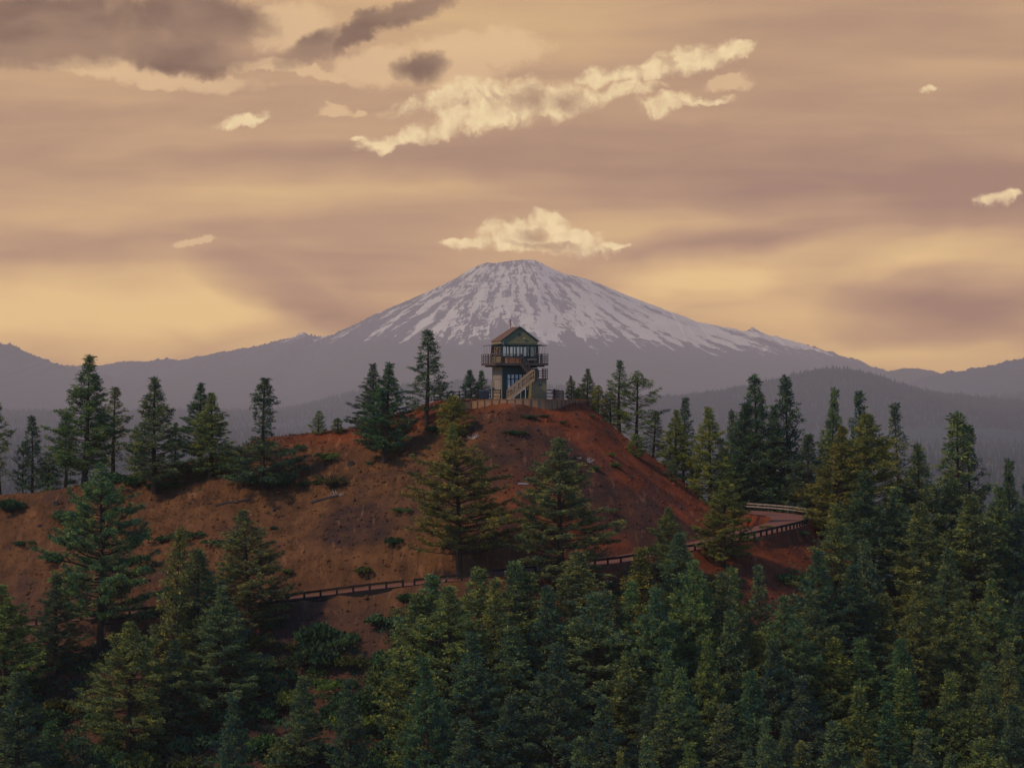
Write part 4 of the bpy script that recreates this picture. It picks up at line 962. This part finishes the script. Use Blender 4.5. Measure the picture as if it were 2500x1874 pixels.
# the lower forest: (tip x, tip y, half width, kind, tone)
low = [
 (1718, 1395, 62, 'big', 'g'), (1788, 1385, 50, 'dense', 'm'), (2000, 1345, 60, 'dense', 'd'), (1985, 1440, 56, 'dense', 'g'), (1660, 1300, 34, 'slim', 'g'),
 (1165, 1385, 44, 'slim', 'm'), (1258, 1372, 46, 'slim', 'g'), (1040, 1400, 46, 'slim', 'g'),
 (1745, 1400, 60, 'dense', 'g'), (1620, 1430, 60, 'big', 'g'), (1495, 1440, 56, 'dense', 'g'), (1800, 1500, 56, 'dense', 'm'), (1300, 1400, 44, 'slim', 'm'),
 (1412, 1345, 46, 'slim', 'm'), (1569, 1337, 46, 'slim', 'o'), (1678, 1367, 60, 'big', 'm'), (1090, 1430, 84, 'big', 'm'), (1000, 1447, 52, 'slim', 'm'), (1198, 1413, 56, 'dense', 'm'),
 (1435, 1446, 84, 'big', 'g'), (2036, 1228, 60, 'dense', 'm'), (2255, 1228, 60, 'dense', 'm'), (2385, 1208, 66, 'dense', 'm'), (2146, 1317, 42, 'dense', 'g'), (2390, 1332, 50, 'slim', 'm'), (1927, 1452, 62, 'big', 'g'),
 (1564, 1477, 44, 'slim', 'o'), (2240, 1422, 56, 'dense', 'm'), (2156, 1447, 52, 'slim', 'm'), (2345, 1467, 56, 'dense', 'm'), (2434, 1414, 62, 'big', 'm'), (1848, 1543, 46, 'slim', 'o'), (1738, 1556, 44, 'dense', 'm'), (2017, 1556, 54, 'slim', 'o'),
 (1529, 1590, 40, 'slim', 'm'), (1644, 1586, 42, 'dense', 'g'), (1758, 1489, 48, 'dense', 'g'), (2464, 1568, 50, 'dense', 'm'), (2220, 1633, 42, 'slim', 'm'), (2310, 1643, 48, 'dense', 'm'), (2101, 1673, 42, 'slim', 'm'),
 (1882, 1747, 40, 'dense', 'g'), (1922, 1757, 40, 'dense', 'g'), (1957, 1812, 44, 'slim', 'm'), (2146, 1827, 36, 'slim', 'o'), (2400, 1802, 40, 'slim', 'm'), (1532, 1837, 24, 'slim', 'o'),
 (995, 1765, 32, 'young', 'm'), (1362, 1752, 38, 'young', 'm'), (1226, 1842, 26, 'young', 'o'), (1310, 1835, 30, 'young', 'o'), (1148, 1545, 80, 'big', 'd'), (1250, 1530, 66, 'dense', 'g'), (1350, 1570, 70, 'big', 'd'), (1060, 1600, 62, 'big', 'd'),
 (1480, 1700, 60, 'dense', 'd'), (1620, 1720, 60, 'dense', 'g'), (1760, 1720, 60, 'dense', 'g'), (2040, 1760, 60, 'dense', 'g'), (2250, 1780, 60, 'dense', 'g'), (2480, 1720, 56, 'dense', 'd'), (1850, 1640, 60, 'dense', 'd'), (2380, 1620, 56, 'dense', 'g'),
 (2110, 1560, 60, 'dense', 'g'), (1640, 1480, 54, 'dense', 'g'), (1860, 1380, 40, 'dense', 'g'), (2060, 1380, 60, 'dense', 'd'), (2310, 1340, 54, 'dense', 'g'), (2480, 1300, 60, 'dense', 'd'), (2190, 1190, 60, 'dense', 'g'), (2320, 1170, 60, 'dense', 'g'), (2110, 1150, 60, 'dense', 'd'),
 (1700, 1630, 50, 'dense', 'g'), (1590, 1680, 46, 'dense', 'd'), (1420, 1800, 50, 'dense', 'g'), (1690, 1810, 50, 'dense', 'm'), (1840, 1830, 46, 'dense', 'g'), (2320, 1840, 46, 'dense', 'g'), (1120, 1760, 60, 'dense', 'd'), (1230, 1700, 60, 'dense', 'd'), (1530, 1420, 50, 'dense', 'g'),
 (1330, 1430, 50, 'dense', 'd'), (1900, 1560, 56, 'dense', 'd'), (1980, 1650, 56, 'dense', 'd'), (2180, 1720, 56, 'dense', 'd'), (2440, 1850, 50, 'dense', 'm'), (2500, 1450, 60, 'dense', 'd'), (2200, 1560, 56, 'dense', 'd'), (1580, 1800, 50, 'dense', 'g'),
 (40, 1640, 70, 'dense', 'd'), (120, 1760, 40, 'young', 'd'), (200, 1800, 34, 'young', 'd'), (560, 1700, 50, 'dense', 'd'), (860, 1660, 46, 'dense', 'd'),
]
rr = random.Random(3)
def clear_px(px, py, k=1.0): return all(((px - t[0]) / 62) ** 2 + ((py - t[1]) / 95) ** 2 > k for t in low)
tries = 0
while tries < 6000:
    tries += 1; px = rr.uniform(960, 2510); py = rr.uniform(1150, 1900)
    lim = 1560 if px < 1380 else (1430 if px < 1840 else (1500 if px < 1970 else 1190 + .12 * (2500 - px)))
    if py < lim or not clear_px(px, py, 2.7): continue
    low.append((px, py, rr.uniform(56, 84), rr.choice(['dense', 'big', 'big', 'slim']), rr.choice('ggmdb')))
ORD = ['first', 'second', 'third', 'fourth', 'fifth', 'sixth', 'seventh', 'eighth', 'ninth', 'tenth', 'eleventh', 'twelfth', 'thirteenth', 'fourteenth', 'fifteenth', 'sixteenth', 'seventeenth', 'eighteenth', 'nineteenth', 'twentieth', 'twenty first', 'twenty second', 'twenty third', 'twenty fourth']
bands = [(0, 1300, 'level with the road bend'), (1300, 1400, 'just under the road level'), (1400, 1480, 'in the upper forest'), (1480, 1570, 'in the upper middle forest'), (1570, 1640, 'in the central forest'), (1640, 1720, 'in the lower middle forest'), (1720, 1800, 'near the photo bottom'), (1800, 3000, 'at the bottom edge')]
for lo_, hi_, where in bands:
    L = sorted([t for t in low if lo_ <= t[1] < hi_]); seen = {}
    tot = {}
    for t in L: tot[(t[3], t[4])] = tot.get((t[3], t[4]), 0) + 1
    for t in L:
        k = (t[3], t[4]); seen[k] = seen.get(k, 0) + 1
        lab = f"{TN[t[4]]} {KN[t[3]]} pine {where}" if tot[k] == 1 else f"{ORD[seen[k] - 1]} {TN[t[4]]} {KN[t[3]]} pine from the left {where}"
        Hh = {'young': 5.5, 'slim': 13, 'dense': 15, 'big': 17, 'open': 12, 'broad': 13}[t[3]] * random.uniform(.9, 1.1)
        tree_at(t[0], t[1], t[2] * 1.08, t[3], t[4], lab, H=Hh, group=G5)

# ------------------------------------------------------------------ shrubs
def make_shrub(rx, hz, seed, n=420, twigs=0, leafs=.13):
    r = np.random.default_rng(seed); cl = [(r.normal(0, rx * .42), r.normal(0, rx * .42), r.uniform(.25, .6) * hz, r.uniform(.28, .5) * rx) for _ in range(9)]
    P = []; 
    for c in cl:
        k = n // 9; d = r.normal(0, 1, (k, 3)); d /= np.linalg.norm(d, axis=1)[:, None]; d[:, 2] = np.abs(d[:, 2]) * 1.0 - .2; rad = c[3] * r.uniform(.6, 1.05, k)[:, None]
        q = np.array([c[0], c[1], c[2]]) + d * rad * np.array([1, 1, hz / rx * 1.0]); P.append(q)
    P = np.concatenate(P); P[:, 2] = np.maximum(P[:, 2], .03); K = 5; n_ = len(P); d = r.normal(0, 1, (n_, K, 3)); d[:, :, 2] += .6; d /= np.linalg.norm(d, axis=2)[:, :, None]
    ln = leafs * r.uniform(.7, 1.3, (n_, K))[:, :, None]; pr = np.cross(d, r.normal(0, 1, (n_, K, 3))); pr /= np.linalg.norm(pr, axis=2)[:, :, None]
    c = P[:, None]; V = np.stack([c + 0 * d, c + d * ln * .6 + pr * ln * .33, c + d * ln * 1.1, c + d * ln * .6 - pr * ln * .33], 2).reshape(-1, 3)
    tone = np.clip(r.normal(.45, .22, n_), 0, 1)[:, None, None] + np.zeros((n_, K, 4)); o = mesh_np('foliage', V, np.arange(n_ * K * 4).reshape(-1, 4), M['shrub'], attrs={'tone': tone.reshape(-1)})
    st = MB()
    for i in range(16 + twigs):
        a = r.uniform(0, 6.28); L = rx * r.uniform(.5, 1.05); h = hz * r.uniform(.5, 1.15 if i >= 16 else .8); p = [Vector((0, 0, -.1)), Vector((math.cos(a) * L * .5, math.sin(a) * L * .5, h * .7)), Vector((math.cos(a + .2) * L, math.sin(a + .2) * L, h))]
        st.tube(p, [.025, .018, .008], 4, False)
    s = st.build('stem', M['bark'] if not twigs else M['old_wood']); me = (o.data, s.data); bpy.data.objects.remove(o); bpy.data.objects.remove(s)
    return dict(R=rx, H=hz, foliage=me[0], stem=me[1])
SH = [make_shrub(1.2, .9, 21), make_shrub(1.3, .8, 22, 520), make_shrub(1.0, 1.0, 23), make_shrub(1.2, .9, 24, 180, 60, .10)]
ST = {'g': (1, 1, 1), 'd': (.6, .72, .75), 'y': (1.7, 1.5, .8), 'b': (1.6, .95, .62), 'm': (1.25, 1.1, .8)}
SN = {'g': 'green', 'd': 'dark green', 'y': 'yellow green', 'b': 'brownish', 'm': 'olive'}
def shrub_at(px, py, hw, tone, label, group, dry=False, hr=.85):
    h = hit(px, py)
    if h is None: return
    x, y, z = h; p = SH[3] if dry else SH[random.randrange(3)]; o = empty('shrub', (x, y, z - .03), random.uniform(0, 6.28)); s = hw / F * y / p['R'] * 1.12
    o.scale = (s, s, s * hr * random.uniform(.85, 1.2)); c = [k * random.uniform(.88, 1.12) for k in ST[tone]]
    for nm in ('foliage', 'stem'):
        b = bpy.data.objects.new(nm, p[nm]); b.parent = o; b.color = (*c, 1); COL.objects.link(b)
    tag(o, label, 'shrub', group)
gs1 = 'shrubs scattered over the open slope'; gs2 = 'shrubs in the undergrowth at the bottom'
named = [
 (158, 1280, 46, 'g', 'wide green shrub on the left slope below the ridge pines'), (395, 1326, 30, 'd', 'dark rounded shrub left of the tall one in the group mid left'), (467, 1318, 42, 'g', 'tallest shrub of the group mid left above the great tiered pine'), (532, 1335, 28, 'd', 'right hand dark shrub of the group mid left'),
 (133, 1375, 34, 'g', 'green shrub to the left of the great tiered pine'), (667, 1293, 10, 'g', 'tiny green shrub alone right of the wide pine tip'), (20, 1250, 40, 'd', 'dark low shrub at the left edge'), (327, 1190, 48, 'd', 'dark spreading shrub under the pointed ridge pine'), (270, 1180, 36, 'd', 'dark shrub between the tallest and the pointed ridge pines'), (400, 1195, 34, 'd', 'dark shrub just right of the foot of the pointed ridge pine'),
 (477, 1155, 32, 'm', 'olive shrub under the pair of ridge pines'), (548, 1150, 30, 'g', 'green low shrub right of the pair of ridge pines'), (612, 1185, 36, 'd', 'dark shrub left of the foot of the spiky topped pine'), (680, 1190, 36, 'd', 'dark shrub right of the foot of the spiky topped pine'), (730, 1098, 14, 'm', 'small olive shrub just below the red crest'),
 (808, 1124, 28, 'y', 'round yellow green shrub on the slope under the red crest'), (812, 1190, 46, 'b', 'brown half dead shrub above the short log'), (1057, 1055, 18, 'g', 'small green shrub at the foot of the airy tall pine'), (905, 1134, 12, 'g', 'small green shrub right of the stump'), (1046, 1094, 12, 'd', 'small dark shrub right of the dense dark pine'),
 (1281, 1304, 18, 'y', 'yellow shrub between the two great central pines'), (935, 1530, 44, 'g', 'large round green shrub below the road edge wall'), (985, 1470, 30, 'd', 'dark shrub overhanging the end of the road edge wall'), (760, 1600, 34, 'y', 'yellow green shrub below the bare patch left of centre'), (1930, 1425, 42, 'g', 'bright green shrub below the road bend'), (1990, 1450, 40, 'd', 'dark shrub right of the bright one below the road bend'), (1828, 1275, 12, 'm', 'small olive shrub inside the road bend'), (1872, 1290, 14, 'y', 'yellow shrub on the nose of the slope inside the road bend'),
 (1958, 1308, 18, 'g', 'green shrub outside the near guard rail of the bend'), (1432, 1300, 16, 'd', 'dark shrub at the foot of the cinder slope'), (1478, 1030, 9, 'g', 'tiny green shrub high on the red right slope'), (1445, 1018, 8, 'm', 'tiny olive shrub just under the right end of the board wall'), (1487, 1112, 12, 'y', 'upper left yellow tuft of three on the right slope'), (1500, 1140, 14, 'y', 'middle yellow tuft of three on the right slope'), (1452, 1148, 13, 'm', 'lowest olive tuft of three on the right slope'),
 (1740, 1445, 34, 'm', 'olive shrub on the bare strip left of the bend slope'), (1330, 1018, 16, 'd', 'dark flat shrub under the board wall right of centre'), (1294, 1022, 20, 'd', 'dark flat shrub straight below the tower'), (1371, 1032, 12, 'd', 'dark flat shrub right of the one below the tower'), (1255, 1060, 26, 'd', 'dark creeping shrub on the upper cinder slope left of the bleached branches'),
]
for px, py, hw, t, lab in named: shrub_at(px, py, hw, t, lab, gs1, dry=('half dead' in lab), hr=.5 if 'flat' in lab or 'creeping' in lab else .9)
for px, py, hw, t, lab in [(60, 1330, 22, 'd', 'small dark shrub low on the far left slope'), (250, 1330, 26, 'm', 'olive shrub behind the great tiered pine'), (700, 1400, 20, 'm', 'small olive shrub right of the wide pine above the guard rail'), (890, 1400, 22, 'b', 'brown shrub above the guard rail left of centre'), (960, 1330, 24, 'd', 'dark shrub in the darker patch left of the great central pine'), (740, 1190, 26, 'd', 'dark shrub left of the brown half dead one'), (585, 1270, 18, 'm', 'small olive shrub under the broken log'), (985, 1250, 22, 'm', 'olive shrub up slope left of the great central pine'), (1010, 1160, 16, 'd', 'small dark shrub between the stump and the central pine'), (210, 1300, 18, 'b', 'brown little shrub right of the wide green one'), (1600, 1350, 26, 'd', 'dark shrub just above the road right of centre'), (1500, 1250, 20, 'm', 'olive shrub low on the cinder slope')]:
    shrub_at(px, py, hw, t, lab, gs1)
und = []
r5 = random.Random(11)
rows = [(1590, [560, 640, 700, 790, 850]), (1640, [20, 590, 680, 770, 850, 930]), (1690, [90, 620, 690, 800, 880, 960]), (1740, [60, 180, 640, 730, 830, 920, 1000]), (1790, [30, 130, 230, 420, 600, 760, 850, 940, 1060]), (1840, [70, 170, 270, 380, 480, 560, 640, 790, 890, 980, 1080, 1160, 1260]), (1885, [20, 130, 240, 350, 460, 560, 730, 830, 930, 1030, 1130, 1240, 1340, 1430])]
rn = ['topmost', 'second', 'third', 'fourth', 'fifth', 'sixth', 'lowest']
for ri, (py, xs_) in enumerate(rows):
    for k, px in enumerate(xs_):
        t = r5.choice('ggdddmyb'); shrub_at(px + r5.uniform(-22, 22), py + r5.uniform(-14, 14), r5.uniform(38, 62), t, f"{SN[t]} shrub, {ORD[k]} from the left in the {rn[ri]} undergrowth row at lower left", gs2, dry=(t == 'b' and k % 2 == 0), hr=1.15)

# ------------------------------------------------------------------ logs, stump, rocks, branches, dry grass
def log(px, py, half, rad, ang, label, mat='old_wood', knots=0):
    h = hit(px, py); x, y, z = h; L = half / F * y; t = empty('log', (x, y, z), 0); tag(t, label, 'log')
    d = Vector((math.cos(ang), math.sin(ang), 0)); a = -d * L; b = d * L
    a.z = gh(x + a.x, y + a.y) - z + rad * .6; b.z = gh(x + b.x, y + b.y) - z + rad * .6
    MB().tube([a, a.lerp(b, .3) + Vector((0, .02, .02)), a.lerp(b, .7), b], [rad, rad * 1.05, rad * .9, rad * .75], 9).build('stem', M[mat], t)
    for i in range(knots):
        p = a.lerp(b, random.uniform(.2, .9)); MB().tube([p, p + Vector((random.uniform(-.4, .4), random.uniform(-.2, .2), random.uniform(.3, .7)))], [rad * .3, rad * .1], 5).build('branch', M[mat], t)
log(567, 1229, 40, .16, .05, 'broken dark log with stub branches lying on the left slope', knots=5)
log(793, 1221, 33, .17, -.03, 'straight short log lying on the slope above the brown grass')
log(345, 1310, 20, .12, -.35, 'short grey log beside a dark stone on the left slope', knots=1)
log(1278, 1186, 13, .10, .15, 'pale little log between the two great central pines', 'bone')
def stump(px, py, s, label):
    x, y, z = hit(px, py); m = MB(); n = 14
    P = [(math.cos(k * 6.283 / n) * s * (1.15 + .2 * math.sin(k * 3)), math.sin(k * 6.283 / n) * s * (1.15 + .2 * math.cos(k * 2)), -.15) for k in range(n)]
    Q = [(math.cos(k * 6.283 / n) * s * .8, math.sin(k * 6.283 / n) * s * .8, s * (1.0 + .55 * math.sin(k * 2.3) + .2 * math.sin(k * 5))) for k in range(n)]
    m.poly(P + Q + [(0, 0, s * .6)], [(k, (k + 1) % n, n + (k + 1) % n, n + k) for k in range(n)] + [(n + k, n + (k + 1) % n, 2 * n) for k in range(n)])
    o = m.build('stump', M['old_wood']); o.location = (x, y, z); tag(o, label, 'stump')
stump(857, 1136, .42, 'jagged tree stump on the slope left of the summit'); stump(137, 1232, .35, 'broken stump lying at the foot of the left ridge')
def dead_branch(px, py, s, label, mat='bone', n=14):
    x, y, z = hit(px, py); m = MB(); r = random.Random(px)
    for i in range(n):
        a = r.uniform(0, 6.28); p = Vector((0, 0, 0)); pts = [p.copy()]; d = Vector((math.cos(a), .4 * math.sin(a), r.uniform(.2, 1.2))).normalized()
        for k in range(4): p = p + d * s * r.uniform(.2, .35); d = (d + Vector((r.gauss(0, .45), r.gauss(0, .3), r.gauss(0, .4)))).normalized(); pts.append(p.copy())
        m.tube(pts, [.045, .035, .028, .02, .01], 4, False)
    o = m.build('dead_branch', M[mat]); o.location = (x, y, z); tag(o, label, 'dead branch')
dead_branch(1155, 1072, .75, 'bleached tangle of branches on the slope below the board wall'); dead_branch(1437, 1130, .7, 'bleached root tangle on the right cinder slope'); dead_branch(1415, 1122, .4, 'thin pale twig beside the bleached root tangle', n=6); dead_branch(822, 1215, .9, 'grey dead brush just above the short log'); dead_branch(1255, 993, .5, 'pale stick lying against the foot of the board wall', n=3)
dead_branch(1042, 1466, 2.6, 'bare white sapling in front of the great central pine', n=2); dead_branch(540, 1835, 1.1, 'tangle of bare twigs under the large dense pine at the bottom'); dead_branch(850, 1740, 1.0, 'bare grey twigs in the undergrowth left of centre')
rb = random.Random(5); rockpx = [(18, 1245), (55, 1308), (98, 1284), (335, 1248), (362, 1250), (318, 1252), (450, 1255), (668, 1245), (335, 1300), (22, 1340), (682, 1335), (743, 1330), (818, 1320), (1320, 1190), (1210, 1190), (1405, 1012), (1480, 1052), (1570, 1170), (1495, 1195), (1540, 1165), (1420, 1230), (1660, 1240), (1590, 1240), (900, 1480), (785, 1495), (850, 1270), (950, 1210), (1005, 1215), (985, 1175), (1120, 1110), (640, 1130), (1370, 1062), (1312, 1050), (1280, 1075), (1450, 1072), (1350, 1090)]
def make_rock(seed):
    r = np.random.default_rng(seed); n, k = 10, 5; V = []; 
    for i in range(k + 1):
        th = math.pi * i / k
        for j in range(n): a = j * 6.283 / n; rad = 1 + r.uniform(-.22, .22); V.append((math.sin(th) * math.cos(a) * rad, math.sin(th) * math.sin(a) * rad * .8, math.cos(th) * rad * .6))
    Fc = [(i * n + j, (i + 1) * n + j, (i + 1) * n + (j + 1) % n, i * n + (j + 1) % n) for i in range(k) for j in range(n)]
    o = mesh_np('rock', V, Fc, M['lava']); me = o.data; bpy.data.objects.remove(o); return me
M['lava'] = flat('dark_lava', (.055, .040, .042), .95, .1)
RK = [make_rock(i) for i in range(4)]
for i, (px, py) in enumerate(sorted(rockpx)):
    h = hit(px, py)
    if h is None: continue
    o = bpy.data.objects.new('rock', RK[i % 4]); COL.objects.link(o); s = rb.uniform(.13, .3); o.location = (h[0], h[1], h[2] + s * .15); o.scale = (s * rb.uniform(.9, 1.5), s, s); o.rotation_euler = (0, 0, rb.uniform(0, 6))
    side = 'left slope' if px < 700 else ('middle of the slope' if px < 1300 else 'right cinder slope')
    same = [p for p in sorted(rockpx) if (p[0] < 700, p[0] < 1300) == (px < 700, px < 1300)]
    k_ = same.index((px, py)); tag(o, f"dark lava stone, {ORD[k_]} from the left on the {side}", 'rock', 'dark stones scattered on the slope')
def scatter(n, fn, x0=-64, x1=64, y0=252, y1=324):
    x = rng.uniform(x0, x1, n); y = rng.uniform(y0, y1, n); z = ground_h(x, y); d, _ = road_near(x, y); k = fn(x, y, z) & (d > RW + .4); return x[k], y[k], z[k]
# dry grass and forbs: dense on the left slope, thin on the red cinder
x, y, z = scatter(52000, lambda x, y, z: (rng.random(len(x)) < np.clip(.70 - (x + 12) / 20, .05, .70) * np.clip(.5 + 1.8 * fbm(x / 5, y / 3, 3), 0, 1) * (np.hypot((x + 16) / 7, (y - 296.5) / 6) > 1) * (np.hypot((x + 22) / 9, (y - 278) / 6) > 1)))
n = len(x); K = 6; a = rng.uniform(0, 6.28, (n, K)); ln = rng.uniform(.10, .30, (n, K)) * rng.choice([.6, 1, 1.5], n)[:, None]; lean = rng.uniform(.2, 1.0, (n, K))
c = np.stack([x, y, z - .02], 1)[:, None] + np.stack([rng.normal(0, .09, (n, K)), rng.normal(0, .09, (n, K)), np.zeros((n, K))], 2)
tipv = c + np.stack([np.cos(a) * ln * lean, np.sin(a) * ln * lean, ln], 2); sd = np.stack([-np.sin(a), np.cos(a), 0 * a], 2) * .018
V = np.stack([c - sd, c + sd, tipv], 2).reshape(-1, 3); tn = np.clip(rng.normal(.4, .25, n), 0, 1)[:, None, None] + np.zeros((n, K, 3))
tag(mesh_np('dry_grass', V, np.arange(n * K * 3).reshape(-1, 3), M['grass'], attrs={'tone': tn.reshape(-1)}), 'short dry reddish grass and weeds over the open slope', 'dry grass', kind='stuff')
# low brush under the trees below the road: nobody could count it
def brush(n, cond, label, leaves=80, yr=(225, 300), rs=1.0, upper=False, color=(.75, .85, .8, 1), name='ground_cover', cat='brush'):
    x = rng.uniform(-66, 70, n); y = rng.uniform(*yr, n); z = ground_h(x, y); d, zr = road_near(x, y); k = (d > RW + (.8 if upper else 2.2)) & (upper | (z < zr - 1.2)) & cond(x, y, z); x, y, z = x[k], y[k], z[k]; n = len(x)
    r = rng.uniform(.5, 1.25, n) * rs; h = r * rng.uniform(.55, .95, n); K = leaves
    dd = rng.normal(0, 1, (n, K, 3)); dd /= np.linalg.norm(dd, axis=2)[:, :, None]; dd[:, :, 2] = np.abs(dd[:, :, 2]); lump = 1 + .25 * np.sin(dd[:, :, 0] * 5 + x[:, None]) * np.cos(dd[:, :, 1] * 4 + y[:, None])
    P = np.stack([x, y, z - .05], 1)[:, None] + dd * np.stack([r, r, h], 1)[:, None] * (lump * rng.uniform(.55, 1.05, (n, K)))[:, :, None]
    P = P.reshape(-1, 3); m = len(P); q = rng.normal(0, 1, (m, 3)); q[:, 2] = np.abs(q[:, 2]) + .3; q /= np.linalg.norm(q, axis=1)[:, None]; pr = np.cross(q, rng.normal(0, 1, (m, 3))); pr /= np.linalg.norm(pr, axis=1)[:, None]; ln = rng.uniform(.12, .26, m)[:, None] * (.35 + .65 * rs)
    V = np.stack([P, P + q * ln * .6 + pr * ln * .4, P + q * ln * 1.1, P + q * ln * .6 - pr * ln * .4], 1).reshape(-1, 3)
    tn = np.clip((rng.normal(.35, .22, n)[:, None] + rng.normal(0, .12, (n, K))), 0, 1).reshape(-1, 1) + np.zeros((m, 4))
    o = mesh_np(name, V, np.arange(m * 4).reshape(-1, 4), M['shrub'], attrs={'tone': tn.reshape(-1)}); o.color = color; tag(o, label, cat, kind='stuff')
def bare(x, y, z):
    px = CX + F * x / y; py = CY - F * z / y
    open_strip = (px > 1800) & (px < 1925) & (py < 1530)
    patch = (px > 700) & (px < 940) & (py < 1590)
    return ~open_strip & ~patch & (fbm(x / 4.5, y / 4.5, 3) > -.30) & (rng.random(len(x)) < np.clip((-z - 16) / 5, .45, 1))
brush(8000, bare, 'low dark brush covering the ground between the pines below the road')
brush(900, lambda x, y, z: (fbm(x / 7 + 3, y / 5, 3) > .0) & (x < 12), 'small withered weeds dotted over the brown slope', 26, (262, 323), .30, True, (2.0, 1.15, .8, 1), 'weeds', 'weeds')
brush(260, lambda x, y, z: (fbm(x / 6 + 9, y / 5, 3) > .05) & (x > -2), 'low dark and yellowish weeds dotted over the right cinder slope', 30, (285, 323), .30, True, (1.3, 1.0, .7, 1), 'weeds', 'weeds')
# loose cinder stones
x, y, z = scatter(26000, lambda x, y, z: rng.random(len(x)) < .75, -50, 50, 262, 324); n = len(x); s = rng.gamma(2.0, .035, n) + .02
oc = np.array([(1, 0, 0), (0, 1, 0), (-1, 0, 0), (0, -1, 0), (0, 0, 1), (0, 0, -.6)]); V = (np.stack([x, y, z + s * .2], 1)[:, None] + oc[None] * s[:, None, None] * rng.uniform(.6, 1.4, (n, 6, 1))).reshape(-1, 3)
f = np.array([(0, 1, 4), (1, 2, 4), (2, 3, 4), (3, 0, 4), (1, 0, 5), (2, 1, 5), (3, 2, 5), (0, 3, 5)]); Fc = (f[None] + (np.arange(n) * 6)[:, None, None]).reshape(-1, 3)
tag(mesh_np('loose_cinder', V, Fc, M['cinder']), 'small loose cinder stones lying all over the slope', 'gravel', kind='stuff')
print('tufts', {k: [p['n'] for p in v] for k, v in PR.items()}, 'trees', len(TREES))
# ------------------------------------------------------------------ haze
def haze():
    m = bpy.data.materials.new('haze'); m.use_nodes = True; N = NT(m.node_tree); N.n.clear()
    out = N.new('ShaderNodeOutputMaterial'); v = N.new('ShaderNodeVolumePrincipled')
    v.inputs['Color'].default_value = (.97, .79, .72, 1); v.inputs['Density'].default_value = HAZE; v.inputs['Anisotropy'].default_value = .0
    N.l.new(v.outputs[0], out.inputs['Volume'])
    o = MB().box(-15900, 15900, -600, 27400, -156, TOPZ).build('haze', m); tag(o, 'pale mauve evening haze over the far country', kind='stuff')
haze()
